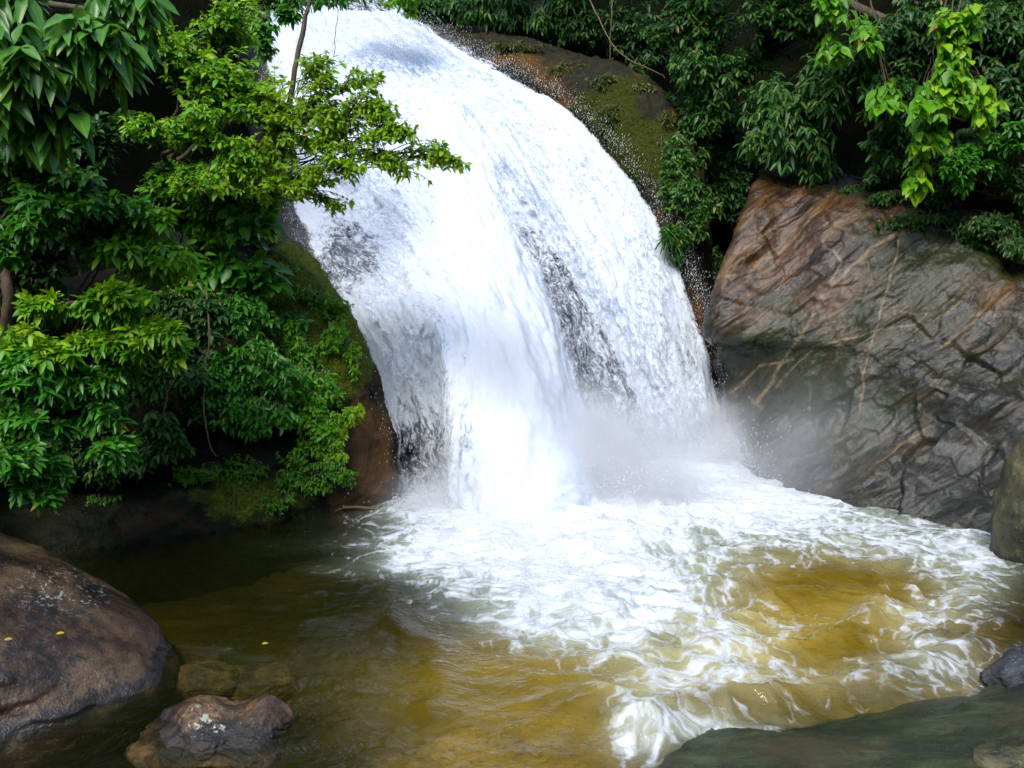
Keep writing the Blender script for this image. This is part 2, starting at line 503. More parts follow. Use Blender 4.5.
def mat_slab():
    g = G('smooth_wet_green_rock')
    p = g.pos()
    q = g.map(p, (1, 2.4, 1), (0, 0, 0.35))
    n = g.noise(q, 2.0, 6, 0.65, 0.8)
    n2 = g.noise(q, 9, 7, 0.75, 0.4)
    col = g.ramp(n, [(0.35, (0.006, 0.012, 0.003)), (0.5, (0.018, 0.032, 0.008)), (0.66, (0.075, 0.08, 0.025))])
    n3 = g.noise(p, 30, 6, 0.75)
    col = g.mix(g.mr(n2, 0.52, 0.66, 0, 0.6), col, (0.012, 0.014, 0.007))
    col = g.mix(g.mr(g.noise(p, 1.3, 5, 0.65), 0.48, 0.62, 0, 0.7), col, (0.05, 0.036, 0.016))
    col = g.mix(g.mr(n3, 0.58, 0.68, 0, 0.5), col, (0.14, 0.13, 0.075))
    n2 = g.math('ADD', g.math('MULTIPLY', n2, 0.7), g.math('MULTIPLY', n3, 0.3))
    return g.surf(g.bsdf(Base_Color=col, Roughness=g.mr(n2, 0.4, 0.6, 0.08, 0.3), Specular_IOR_Level=0.5, Normal=g.bump(n2, 0.7, 0.05)))

# ------------------------------------------------------------------ terrain
POOL = [(-1.45, 10.0), (-2.2, 9.3), (-4.3, 7.8), (-6.5, 5.5), (-6.5, 1.2), (7.5, 1.2), (7.0, 6.5), (5.0, 9.0), (4.2, 10.0), (3.4, 12.6), (1.0, 12.0)]

def poly_sd(x, y, poly):
    d = seg_dist(x, y, poly + poly[:1])
    inside = np.zeros(x.shape, bool)
    for (x0, y0), (x1, y1) in zip(poly, poly[1:] + poly[:1]):
        c = ((y0 > y) != (y1 > y)) & (x < (x1 - x0) * (y - y0) / (y1 - y0 + 1e-12) + x0)
        inside ^= c
    return np.where(inside, -d, d)

def hill_z(x, y):
    d = poly_sd(x, y, POOL)
    P = np.stack([x, y, 0 * x], -1)
    n = fbm(P * 0.35, 4, 5)
    steep = 1.9 * sstep(-2.0, 6.0, y) + 0.12
    z = -1.7 + 1.2 * sstep(-0.5, 0.6, d) + steep * np.maximum(d - 1.4, 0) * 1.0
    z = z + 1.5 * np.maximum(-9 - y, 0)  # unseen rise behind the camera, added to block low sky light
    z = np.minimum(z, 15 + 0.12 * d + 2 * n) + n * 0.8 * sstep(0.5, 3, d)
    # channel of the falls and the stream above it
    cx = np.interp(y, [9, 12, 17, 22, 50], [0.9, 0.6, -3.0, -4.5, -8])
    hw = np.interp(y, [9, 12, 17, 50], [3.2, 3.6, 2.4, 2.2])
    ch = np.interp(y, [8, 10, 12.5, 15, 17.5, 50], [-1.5, -1.2, -0.6, 3.6, 7.0, 9.5])
    k = sstep(0.0, 1.0, (hw + 0.9 - np.abs(x - cx)) / 0.9) * sstep(8, 9.5, y)
    return np.where(k > 0, z * (1 - k) + np.minimum(z, ch) * k, z)

def build_terrain():
    nx, ny = 230, 230
    sx = np.linspace(-1, 1, nx)
    xs = 50 * np.sign(sx) * np.abs(sx) ** 1.7
    ys = np.concatenate([np.linspace(-40, 1, 30, endpoint=False), np.linspace(1, 24, 140, endpoint=False), np.linspace(24, 70, ny - 170)])
    X, Y = np.meshgrid(xs, ys)
    Z = hill_z(X, Y)
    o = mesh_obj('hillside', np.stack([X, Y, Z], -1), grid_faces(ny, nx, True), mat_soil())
    tag(o, kind='structure', label='dark shaded forest hillside behind the plants')
    # riverbed, finer
    n1, n2 = 260, 220
    xs, ys = np.linspace(-7.5, 8.0, n1), np.linspace(0.8, 13.2, n2)
    X, Y = np.meshgrid(xs, ys)
    P = np.stack([X, Y, 0 * X], -1)
    px, py = project(P)
    sand = blobs(px, py, [(485, 700, 125, 46, 1.0), (830, 600, 130, 60, 1.0), (420, 650, 100, 40, 0.18), (700, 680, 150, 60, .9), (830, 660, 120, 40, .9),
                          (960, 600, 70, 50, .8), (560, 740, 120, 40, .8), (760, 520, 60, 30, .6), (250, 765, 120, 22, .8), (215, 700, 90, 30, .6), (205, 655, 30, 12, .8)])
    sand = np.clip(sand + 0.25 * fbm(P * 0.9, 4, 3), 0, 1)
    Z = -0.8 + 0.42 * sand + 0.12 * fbm(P * 1.2, 5, 9)
    d = poly_sd(X, Y, POOL)
    Z = -0.2 - np.logaddexp(0, -(Z + 0.2) * 8) / 8 + 0.03 * fbm(P * 5, 3, 2)
    Z = np.where(d > -0.6, Z + (d + 0.6) * 0.35, Z)
    o = mesh_obj('riverbed', np.stack([X, Y, Z], -1), grid_faces(n2, n1, True), mat_bed(), attrs={'sand': sand.ravel()})
    tag(o, kind='structure')

FOAM = [(565, 525, 130, 66, 1.6), (650, 480, 110, 40, 1.3), (735, 478, 70, 36, 1.1), (560, 600, 110, 48, .5), (690, 600, 120, 50, .34), (455, 545, 70, 26, .6),
        (440, 506, 60, 14, .9), (800, 508, 90, 24, .8), (900, 540, 100, 26, .75), (780, 550, 80, 26, .1), (960, 590, 60, 30, .15), (740, 610, 70, 30, .05), (660, 700, 70, 35, .4), (790, 690, 130, 20, .45), (930, 668, 70, 20, .6),
        (910, 620, 60, 30, .5), (720, 738, 90, 18, .52), (630, 745, 40, 40, .4), (980, 560, 50, 50, .5), (620, 650, 120, 40, .34), (740, 645, 90, 30, .42),
        (830, 590, 60, 14, -.45), (835, 645, 40, 12, -.35), (480, 690, 100, 40, -.15), (700, 640, 60, 14, -.2), (980, 700, 60, 20, .2),
        (400, 560, 90, 20, .22), (260, 545, 110, 10, .12), (250, 660, 60, 8, .25), (215, 650, 25, 5, .3), (330, 570, 60, 8, .25), (250, 585, 40, 6, .25), (330, 740, 50, 30, .05), (200, 600, 160, 60, -.2), (520, 600, 80, 60, .2)]

def build_pool():
    n1, n2 = 560, 470
    xs = np.linspace(-7.2, 8.0, n1)
    ys = 1.0 + 12.3 * np.linspace(0, 1, n2) ** 1.25
    X, Y = np.meshgrid(xs, ys)
    P = np.stack([X, Y, 0 * X], -1)
    px, py = project(P)
    wp = P + 0.35 * np.stack([fbm(P * 0.9, 3, 61), fbm(P * 0.9, 3, 62), 0 * X], -1)
    rough = np.clip(blobs(px, py, [(640, 540, 200, 90, 1.0), (800, 620, 200, 70, .8), (700, 720, 160, 40, .7), (930, 640, 90, 60, .6)]), 0, 1.1)
    calm = fbm(wp * np.array([1.6, 3.4, 1]), 4, 11)
    chop = fbm(wp * np.array([2.6, 3.6, 1]), 5, 23, 0.55, ridged=True)
    Z = (0.022 * calm + 0.012 * fbm(wp * np.array([4.0, 8.5, 1]), 4, 12)) * (1 + rough) + rough * (0.075 * chop + 0.05 * fbm(wp * 0.9, 3, 41))
    # standing swell where the pool pours over its lip
    for pts, h, w in (([(590, 705), (660, 722), (740, 705), (830, 700), (930, 672), (990, 655)], .1, .16), ([(840, 640), (880, 610), (900, 590)], .07, .14), ([(300, 625), (380, 615), (440, 660), (430, 720)], .035, .16)):
        q = [tuple(ground(a, b)[:2]) for a, b in pts]
        dd = seg_dist(X + 0.15 * calm, Y + .1 * calm, q)
        Z += h * np.exp(-(dd / w) ** 2)
    imp = np.exp(-(((px - 575) / 110) ** 2 + ((py - 515) / 45) ** 2))
    Z += 0.16 * imp
    foam = blobs(px, py, FOAM) + rough * 0.16 * chop + 0.1 * fbm(wp * 0.7, 3, 77)
    amber = np.clip(blobs(px, py, [(830, 600, 130, 50, 1), (480, 690, 120, 50, 1), (700, 680, 150, 50, .8)]), 0, 1)
    top = np.stack([X, Y, Z], -1).reshape(-1, 3)
    f = grid_faces(n2, n1, True)
    idx = np.arange(n1 * n2).reshape(n2, n1)
    rim = np.concatenate([idx[0, :], idx[1:, -1], idx[-1, -2::-1], idx[-2:0:-1, 0]])
    low = top[rim].copy(); low[:, 2] = -2.6
    nb = len(top)
    k = np.arange(len(rim)); k2 = (k + 1) % len(rim)
    side = np.stack([rim[k], nb + k, nb + k2, rim[k2]], -1)
    cen = np.array([[0.4, 6.0, -2.6]])
    V = np.concatenate([top, low, cen])
    bot = np.stack([np.full(len(k), nb + len(rim)), nb + k2, nb + k], -1)
    pad = len(V) - nb
    o = mesh_obj('pool_water', V, [f, side, bot], mat_pool(),
                 attrs={'foam': np.concatenate([foam.ravel(), np.zeros(pad)]), 'amber': np.concatenate([amber.ravel(), np.zeros(pad)])})
    tag(o, kind='structure')

# ------------------------------------------------------------------ falls and rock
G_ = lambda px, py, z=0.0: ground(px, py, z)
FALLS = [
    [(268, 6, 17.2), (262, 70, 15.5), (275, 140, 14.0), (288, 215, 12.7), (322, 290, 11.5), (362, 352, 10.65), (380, 430, 10.25), (382, 502, None)],
    [(298, 8, 17.3), (310, 70, 15.7), (340, 140, 14.1), (375, 215, 12.7), (415, 290, 11.2), (442, 362, 10.2), (455, 440, 9.8), (464, 508, None)],
    [(328, 12, 17.4), (365, 70, 15.8), (415, 145, 14.0), (465, 235, 12.3), (498, 320, 10.9), (520, 400, 10.0), (536, 470, 9.4), (548, 528, None)],
    [(358, 14, 17.4), (415, 68, 16), (480, 140, 14.4), (535, 230, 13), (572, 310, 12.0), (600, 390, 11.4), (615, 440, 11.2), (625, 476, None)],
    [(382, 16, 17.4), (455, 66, 16), (535, 128, 14.8), (595, 210, 13.6), (637, 295, 12.8), (662, 375, 12.3), (678, 420, 12.2), (690, 462, None)],
    [(402, 22, 17.4), (478, 60, 16.2), (566, 105, 15.2), (636, 178, 14.2), (682, 264, 13.4), (710, 347, 12.9), (722, 402, 12.7), (730, 457, None)],
]

def ctrl(cols, zlast=-0.15):
    out = []
    for c in cols:
        out.append([at(a, b, Y) if Y else ground(a, b, zlast) for a, b, Y in c])
    return np.swapaxes(np.array(out), 0, 1)       # rows = down the flow

GAPS = [(362, 255, 42, 50, .55), (335, 265, 20, 50, .25), (430, 400, 30, 55, .3), (440, 455, 50, 48, .42), (400, 430, 16, 60, .15),
        (500, 205, 14, 26, .32), (530, 245, 16, 26, .36), (560, 300, 18, 34, .46), (585, 360, 22, 40, .62), (605, 420, 26, 42, .74), (615, 450, 26, 20, .3),
        (680, 380, 22, 50, .2), (660, 330, 16, 40, .14), (385, 95, 40, 14, .1), (455, 300, 20, 40, .06), (640, 400, 14, 50, .12), (690, 330, 22, 90, .24), (650, 260, 22, 60, .16), (600, 170, 24, 40, .12), (665, 420, 18, 40, .18), (548, 268, 14, 30, .2), (598, 395, 30, 60, .2), (520, 235, 14, 34, .3), (548, 280, 16, 38, .35), (575, 335, 22, 46, .4), (600, 395, 28, 52, .35), (618, 445, 26, 30, .4), (430, 470, 40, 36, .2)]

def build_falls():
    C = ctrl(FALLS)
    # bed: rock below the water, wider than the water on both sides
    left = [(225, 4, 18.4), (215, 70, 16.8), (228, 140, 15.2), (250, 215, 13.6), (285, 300, 12.4), (335, 365, 11.4), (345, 430, 11.0), (356, 504, None)]
    bed = [left] + FALLS + [[(a + 16, b - 4, (Y + 0.15) if Y else None) for a, b, Y in FALLS[-1]]]
    B = loft(ctrl(bed, -0.6), 300, 260)
    N = grid_normals(B)
    B = B - N * (0.17 + 0.0)
    B = B + N * (0.13 * fbm(B * 1.1, 5, 4, 0.55, ridged=True) - 0.06)[..., None]
    tag(mesh_obj('rock_bed', B, grid_faces(300, 260), mat_falls_rock()), kind='structure')
    nv, nu = 460, 300
    S = loft(C, nv, nu)
    N = grid_normals(S)
    px, py = project(S)
    U = np.linspace(0, 1, nu)[None, :] * np.ones((nv, 1))
    sl = np.cumsum(np.concatenate([np.zeros((1, nu)), np.linalg.norm(np.diff(S, axis=0), axis=-1)], 0), 0).mean(1)
    wid = np.linalg.norm(np.diff(S, axis=1), axis=-1).sum(1).mean()
    flow = np.stack([U * wid, np.repeat(sl[:, None], nu, 1), 0 * U], -1)
    st = np.array([1.0, 0.28, 1.0])
    root = empty('waterfall', S[-1, nu // 2] * np.array([1, 1, 0]), 'wide white waterfall sliding down the rock into the pool', 'waterfall')
    root['kind'] = 'structure'
    wob = fbm(flow * np.array([0, 1.6, 0]) , 4, 90)
    edge = np.minimum(U + 0.012 * fbm(np.stack([flow[..., 1] * 2.2, 0 * U, 0 * U], -1), 4, 91), 1 - U + 0.016 * fbm(np.stack([flow[..., 1] * 2.2, 0 * U + 7, 0 * U], -1), 4, 92))
    thin = np.minimum(0.9 * blobs(px, py, GAPS), 0.49)
    jet = blobs(px, py, [(455, 200, 45, 80, .25), (490, 330, 45, 90, .5), (520, 450, 55, 80, .6), (545, 520, 60, 40, .4), (380, 325, 40, 14, .3)])
    for li, (off, bias, amp, seed, fine) in enumerate(((0.03, 0.0, 0.07, 1, 24.0), (0.12, 0.09, 0.11, 7, 17.0), (0.26, 0.17, 0.16, 13, 20.0))):
        d = 0.05 * fbm(flow * st * 2.2, 4, seed) + amp * 0.5 * fbm(flow * st * 7, 4, seed + 3, 0.6) + amp * fbm(flow * st * 0.9, 3, seed + 5)
        rise = off + jet * (0.14 + 0.14 * li)
        Q = S + N * (rise + d)[..., None]
        dens = 1.0 - thin * (1.0, 1.2, 1.3)[li] + (0.0, 0.35, 0.3)[li] * jet
        ef = sstep(0.0, (0.06, 0.12, 0.16)[li], edge) * (0.85 + 0.15 * sstep(0, 0.2, edge))
        dens = np.maximum(dens, 0.12) * ef - (1 - ef) * 0.25
        dens *= 1 - 0.0 * U
        if li == 2:
            dens = dens * (0.78 + 0.25 * sstep(0.0, 0.5, np.linspace(0, 1, nv))[:, None])
        mesh_obj('water_sheet', Q - np.array(root.location), grid_faces(nv, nu), mat_falls('falling_water_%s' % ('sheet', 'veil', 'spray')[li], fine, bias),
                 root, {'thickness': dens.ravel(), 'jet': jet.ravel(), 'flow': (flow + seed * 3.1).reshape(-1, 3)})
    # flying drops: tiny octahedra thrown off the sheet and its edges, and over the splash
    r = np.random.default_rng(5)
    n = 24000
    iv = r.integers(20, nv, n)
    side = r.random(n)
    iu = np.where(side < 0.2, nu - 1 - np.abs(r.normal(0, 7, n)), np.where(side < 0.26, np.abs(r.normal(0, 6, n)), r.random(n) * nu)).astype(int).clip(0, nu - 1)
    base = S[iv, iu] + N[iv, iu] * (0.1 + np.abs(r.normal(0, 0.16, n)))[:, None]
    out = np.where(side < 0.2, 1, np.where(side < 0.26, -1, 0))
    base[:, 0] += out * np.abs(r.normal(0, 0.06, n)) + r.normal(0, 0.02, n)
    base[:, 2] += r.normal(0, 0.05, n)
    m = 9000
    sp = ground(r.normal(590, 75, m), 505 + r.normal(0, 26, m))
    sp[:, 2] = np.abs(r.normal(0, 0.35, m))
    m2 = 3500
    sq = ground(r.normal(735, 30, m2), 468 + r.normal(0, 10, m2)); sq[:, 2] = np.abs(r.normal(0, 0.35, m2))
    m3 = 2500
    s3 = ground(r.uniform(392, 480, m3), 506 + r.normal(0, 7, m3)); s3[:, 2] = np.abs(r.normal(0, 0.12, m3))
    Pp = np.concatenate([base, sp, sq, s3])
    Pp = Pp[Pp[:, 2] > 0]
    rad = 0.0014 + 0.0034 * r.random(len(Pp)) ** 2
    oct_ = np.array([(1, 0, 0), (-1, 0, 0), (0, 1, 0), (0, -1, 0), (0.4, -0.8, 3.2), (-0.4, 0.8, -3.2)], float)
    V = Pp[:, None, :] + oct_[None] * rad[:, None, None]
    fo = np.array([(0, 2, 4), (2, 1, 4), (1, 3, 4), (3, 0, 4), (2, 0, 5), (1, 2, 5), (3, 1, 5), (0, 3, 5)])
    Fa = (fo[None] + 6 * np.arange(len(Pp))[:, None, None]).reshape(-1, 3)
    g = G('water_drop')
    dm = g.surf(g.bsdf(Base_Color=(0.88, 0.91, 0.95), Roughness=0.3))
    tag(mesh_obj('water_spray', V, Fa, dm), 'white drops flying off the waterfall and its splash', 'spray', kind='stuff')

def ico(sub):
    import bmesh
    bm = bmesh.new()
    bmesh.ops.create_icosphere(bm, subdivisions=sub, radius=1)
    V = np.array([v.co[:] for v in bm.verts])
    Fc = np.array([[v.index for v in f.verts] for f in bm.faces])
    bm.free()
    return V, Fc
ICO6, ICO7 = ico(6), ico(7)

def build_mist():
    for i, (c, rad, dens) in enumerate((
            (ground(575, 500), (2.2, 1.3, 1.7), 8.0),
            (at(515, 410, 9.4), (0.85, 0.6, 2.0), 2.2),
            (ground(735, 460), (1.5, 1.1, 1.3), 5.5),
            (ground(810, 487), (2.0, 1.2, 1.8), 0.75),
            (ground(450, 508), (1.2, 0.6, 0.7), 2.0))):
        V, Fc = ICO_M
        lab = ('mist boiling up where the main jet hits the pool', 'mist hanging in front of the central jet', 'mist at the right foot of the waterfall',
               'thin mist drifting over the big banded rock', 'low mist at the left foot of the waterfall')[i]
        o = mesh_obj('mist', V, Fc, mat_mist('mist_%s' % ('splash', 'jet', 'foot', 'drift', 'low')[i], dens))
        o.location = tuple(float(v) for v in c); o.scale = rad
        tag(o, lab, 'mist', kind='stuff')
ICO_M = ico(3)

def build_cliffs():
    # mossy hump right of the falls
    cols = [
        [(392, 26, 17.7), (462, 66, 16.5), (549, 110, 15.5), (620, 184, 14.55), (663, 268, 13.8), (694, 350, 13.3), (708, 403, 13.15), (714, 455, None)],
        [(415, 24, 17.5), (495, 56, 16.1), (580, 98, 15.0), (645, 178, 14.0), (682, 265, 13.3), (706, 350, 12.9), (718, 405, 12.8), (730, 452, None)],
        [(440, 26, 17.7), (525, 48, 16.2), (615, 85, 14.9), (672, 165, 13.9), (696, 262, 13.4), (716, 350, 13.2), (728, 405, 13.1), (745, 446, None)],
        [(470, 28, 18.2), (555, 45, 16.6), (650, 84, 15.2), (694, 160, 14.3), (708, 262, 14.2), (722, 350, 14.0), (735, 405, 13.9), (760, 440, None)],
        [(500, 30, 20.0), (590, 60, 18.6), (672, 110, 17.2), (704, 180, 16.2), (712, 270, 16.0), (726, 350, 15.8), (740, 405, 15.7), (770, 430, None)],
    ]
    S = loft(ctrl(cols, -0.5), 260, 180)
    N = grid_normals(S)
    S = S + N * (0.16 * fbm(S * 0.8, 5, 8, 0.5) + 0.05 * fbm(S * 4, 4, 3, ridged=True))[..., None]
    px, py = project(S)
    moss = blobs(px, py, [(600, 110, 90, 60, .4), (660, 150, 50, 60, .3), (690, 260, 30, 80, .25), (470, 45, 60, 20, .2)]) + 0.2 - blobs(px, py, [(590, 75, 30, 14, .25), (655, 110, 20, 20, .3), (560, 100, 20, 12, .3)])
    o = mesh_obj('mossy_outcrop', S, grid_faces(260, 180), mat_moss_rock('olive_moss_rock', dark=(0.012, 0.011, 0.006), mossa=(0.012, 0.02, 0.003), mossb=(0.06, 0.066, 0.007), rust=(0.09, 0.045, 0.008)), attrs={'moss': moss.ravel()})
    tag(o, 'rounded olive mossy rock shoulder along the right edge of the waterfall', 'rock')
    # left bank
    rows = [
        [(-220, 250, 12), (-60, 240, 12), (100, 235, 12.5), (180, 225, 12.5), (240, 222, 12.4), (280, 238, 12.4), (298, 244, 13.0)],
        [(-220, 320, 8.6), (-40, 320, 9.0), (95, 300, 9.8), (170, 275, 10.0), (232, 246, 10.3), (282, 246, 10.8), (304, 254, 12.0)],
        [(-220, 400, 8.0), (-40, 390, 8.5), (85, 360, 9.4), (160, 345, 9.4), (240, 300, 9.7), (312, 283, 10.1), (342, 300, 11.6)],
        [(-220, 470, 7.6), (-40, 450, 8.3), (80, 425, 9.0), (160, 420, 9.0), (250, 372, 9.3), (338, 348, 9.8), (370, 358, 10.7)],
        [(-220, 540, 7.4), (-40, 510, 8.1), (75, 482, 8.7), (150, 470, 8.8), (250, 445, 9.0), (348, 425, 9.6), (392, 425, 10.25)],
    ]
    R = [[at(*p) for p in r] for r in rows]
    base = [(-220, 630), (-40, 585), (60, 560), (150, 543), (250, 527), (345, 512), (394, 504)]
    R.append([ground(*p) + np.array([0, 0.12, 0.02]) for p in base])
    R.append([ground(*p) + np.array([0, 0.15, -1.6]) for p in base])
    S = loft(np.array(R), 300, 320)
    N = grid_normals(S)
    S = S + N * (0.16 * fbm(S * 0.9, 5, 18) + 0.06 * fbm(S * 3.5, 4, 13, ridged=True))[..., None]
    px, py = project(S)
    moss = blobs(px, py, [(310, 290, 60, 50, .55), (350, 350, 34, 60, .5), (260, 480, 90, 40, .2), (200, 500, 80, 30, .2), (360, 330, 20, 60, .3), (160, 490, 100, 40, .15)]) + 0.24 - blobs(px, py, [(378, 450, 18, 60, .7), (60, 500, 120, 40, .3)])
    o = mesh_obj('mossy_bank', S, grid_faces(300, 320), mat_moss_rock('green_moss_rock', dark=(0.005, 0.006, 0.003), mossa=(0.028, 0.048, 0.005), mossb=(0.115, 0.135, 0.01), rust=(0.085, 0.046, 0.018)), attrs={'moss': moss.ravel(), 'rust': blobs(px, py, [(376, 460, 18, 60, .3)]).ravel()})
    tag(o, 'dark moss covered rock bank left of the waterfall, half hidden by plants', 'rock')
    # big banded rock on the right
    rows = [
        [(790, 190, 15.5), (765, 172, 14.2), (805, 170, 14.0), (850, 176, 13.6), (910, 190, 13.1), (970, 212, 12.6), (1040, 245, 12), (1140, 260, 11.5), (1250, 285, 11.4), (1330, 250, 13.7)],
        [(775, 215, 14.6), (750, 192, 12.9), (796, 188, 12.6), (846, 192, 12.2), (902, 206, 11.8), (962, 234, 11.3), (1032, 278, 10.6), (1140, 290, 10.2), (1250, 315, 10.1), (1330, 280, 12.399999999999999)],
        [(752, 275, 14.2), (724, 258, 12.3), (780, 260, 11.9), (836, 262, 11.4), (892, 274, 11.0), (952, 294, 10.6), (1028, 330, 10.0), (1140, 340, 9.5), (1250, 365, 9.4), (1330, 330, 11.7)],
        [(735, 335, 14.0), (700, 326, 11.9), (764, 334, 11.5), (825, 335, 11.0), (880, 344, 10.5), (940, 364, 10.1), (1020, 390, 9.5), (1140, 400, 8.9), (1250, 425, 8.8), (1330, 390, 11.100000000000001)],
        [(745, 360, 13.6), (716, 352, 12.5), (766, 356, 11.7), (824, 358, 11.0), (880, 366, 10.4), (938, 384, 9.9), (1018, 405, 9.3), (1140, 420, 8.7), (1250, 445, 8.6), (1330, 410, 10.899999999999999)],
        [(752, 405, 13.2), (726, 400, 12.4), (772, 408, 11.4), (822, 412, 10.7), (876, 420, 10.2), (936, 436, 9.7), (1016, 455, 9.0), (1140, 465, 8.4), (1250, 490, 8.3), (1330, 455, 10.600000000000001)],
    ]
    R = [[at(*p) for p in r] for r in rows]
    base = [(765, 450), (738, 462), (776, 484), (826, 499), (880, 512), (936, 524), (1010, 540), (1140, 560), (1250, 575), (1330, 545)]
    R.append([ground(*p) for p in base])
    R.append([ground(*p) + np.array([0, -0.1, -1.5]) for p in base])
    nv, nu = 420, 500
    S = loft(np.array(R), nv, nu)
    N = grid_normals(S)
    ax = np.array([[0.77, 0.1, 0.63], [-0.1, 1.0, -0.1], [-0.63, 0.1, 0.77]])    # bands tilt up to the right
    T = S @ ax.T
    T = T + 0.22 * np.stack([fbm(S * 0.6, 3, 71), fbm(S * 0.6, 3, 72), fbm(S * 0.6, 3, 73)], -1)
    px, py = project(S)
    lowk = blobs(px, py, [(940, 460, 110, 70, 1.0), (880, 480, 80, 40, .7), (985, 370, 50, 40, .7)])
    ledge = fbm(T * np.array([0.5, 0.8, 3.2]), 4, 15, 0.5, ridged=True)
    fac = facets(T * np.array([1.1, 1.2, 2.4]), 44) + 0.3 * facets(T * np.array([2.6, 2.8, 5.0]), 45)
    S = S + N * (0.2 * fbm(S * 0.55, 3, 14) + 0.05 * ledge + (0.04 + 0.14 * np.clip(lowk, 0, 1)) * fac + 0.015 * fbm(S * 5, 4, 19, ridged=True))[..., None]
    px2, py2 = px + 4 * fbm(S * 2.5, 5, 51), py + 4 * fbm(S * 2.5, 5, 52)
    vein = np.zeros(px.shape)
    for pts, w in (([(912, 226), (870, 250), (832, 285), (800, 335), (772, 380), (752, 402)], 3.6), ([(900, 240), (884, 300), (868, 350), (858, 420)], 2.0),
                   ([(745, 250), (775, 225), (800, 215)], 2.0), ([(770, 390), (810, 352), (870, 330), (930, 320)], 1.8), ([(820, 300), (842, 262), (822, 240)], 2.4),
                   ([(730, 392), (760, 366), (792, 360)], 3.0), ([(780, 460), (820, 445), (852, 430)], 1.6), ([(940, 345), (975, 320), (1000, 290)], 3.0), ([(860, 470), (900, 440), (930, 425)], 2.0)):
        vein = np.maximum(vein, sstep(w * .7, w * 0.15, seg_dist(px2, py2, pts)))
    rust = blobs(px, py, [(770, 230, 75, 70, 1.0), (850, 215, 60, 34, .8), (930, 440, 60, 20, .5), (960, 350, 40, 20, .5), (740, 290, 40, 50, .6), (800, 400, 60, 60, .35), (1005, 285, 35, 30, .8), (730, 395, 20, 20, .4), (830, 300, 30, 80, .3)])
    mo = blobs(px, py, [(735, 352, 50, 18, 1.0), (800, 400, 80, 50, .6), (850, 330, 70, 40, .4), (880, 280, 60, 30, .3), (860, 185, 70, 18, .8), (960, 232, 90, 30, 1.0), (1040, 270, 60, 30, .8), (830, 440, 60, 50, .35), (930, 290, 30, 16, .4), (780, 300, 26, 40, .4), (760, 440, 40, 30, .4), (900, 400, 40, 40, .25)])
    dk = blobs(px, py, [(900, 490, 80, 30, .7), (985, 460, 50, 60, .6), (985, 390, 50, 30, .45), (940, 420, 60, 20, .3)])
    o = mesh_obj('banded_rock', S, grid_faces(nv, nu), mat_strata(), attrs={'vein': vein.ravel(), 'rust': rust.ravel(), 'moss': mo.ravel(), 'dark': np.clip(dk, 0, 1).ravel()})
    tag(o, 'huge slanting wet rock with rusty bands and pale veins right of the waterfall', 'rock')

def rock(name, c, rad, seed, mat, label, rot=0.0, amp=0.25, fine=0.06, sub=6, shape=None, facet=0.0, darkpx=None, lichpx=None, cat='boulder'):
    V, Fc = ICO6 if sub == 6 else ICO7
    V = V.copy()
    q = V * 1.0
    d = amp * fbm(V * 1.1 + seed, 3, seed) + fine * fbm(V * 3.3 + seed, 5, seed + 2, 0.55)
    if facet:
        fb = fbm(V * 1.6 + seed, 2, seed + 8)
        d = d + facet * (np.round(fb * 4) / 4 * 0.7 + fb * 0.3)
    V = V * (1 + d)[:, None]
    if shape is not None: V = shape(V)
    V = V * np.array(rad)
    ca, sa = math.cos(rot), math.sin(rot)
    V = V @ np.array([[ca, sa, 0], [-sa, ca, 0], [0, 0, 1]])
    W = V + np.array(c)
    px, py = project(W)
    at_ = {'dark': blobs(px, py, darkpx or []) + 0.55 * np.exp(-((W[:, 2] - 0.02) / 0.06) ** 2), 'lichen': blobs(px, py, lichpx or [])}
    o = mesh_obj(name, V, Fc, mat, attrs=at_)
    o.location = tuple(float(v) for v in c)
    return tag(o, label, cat)

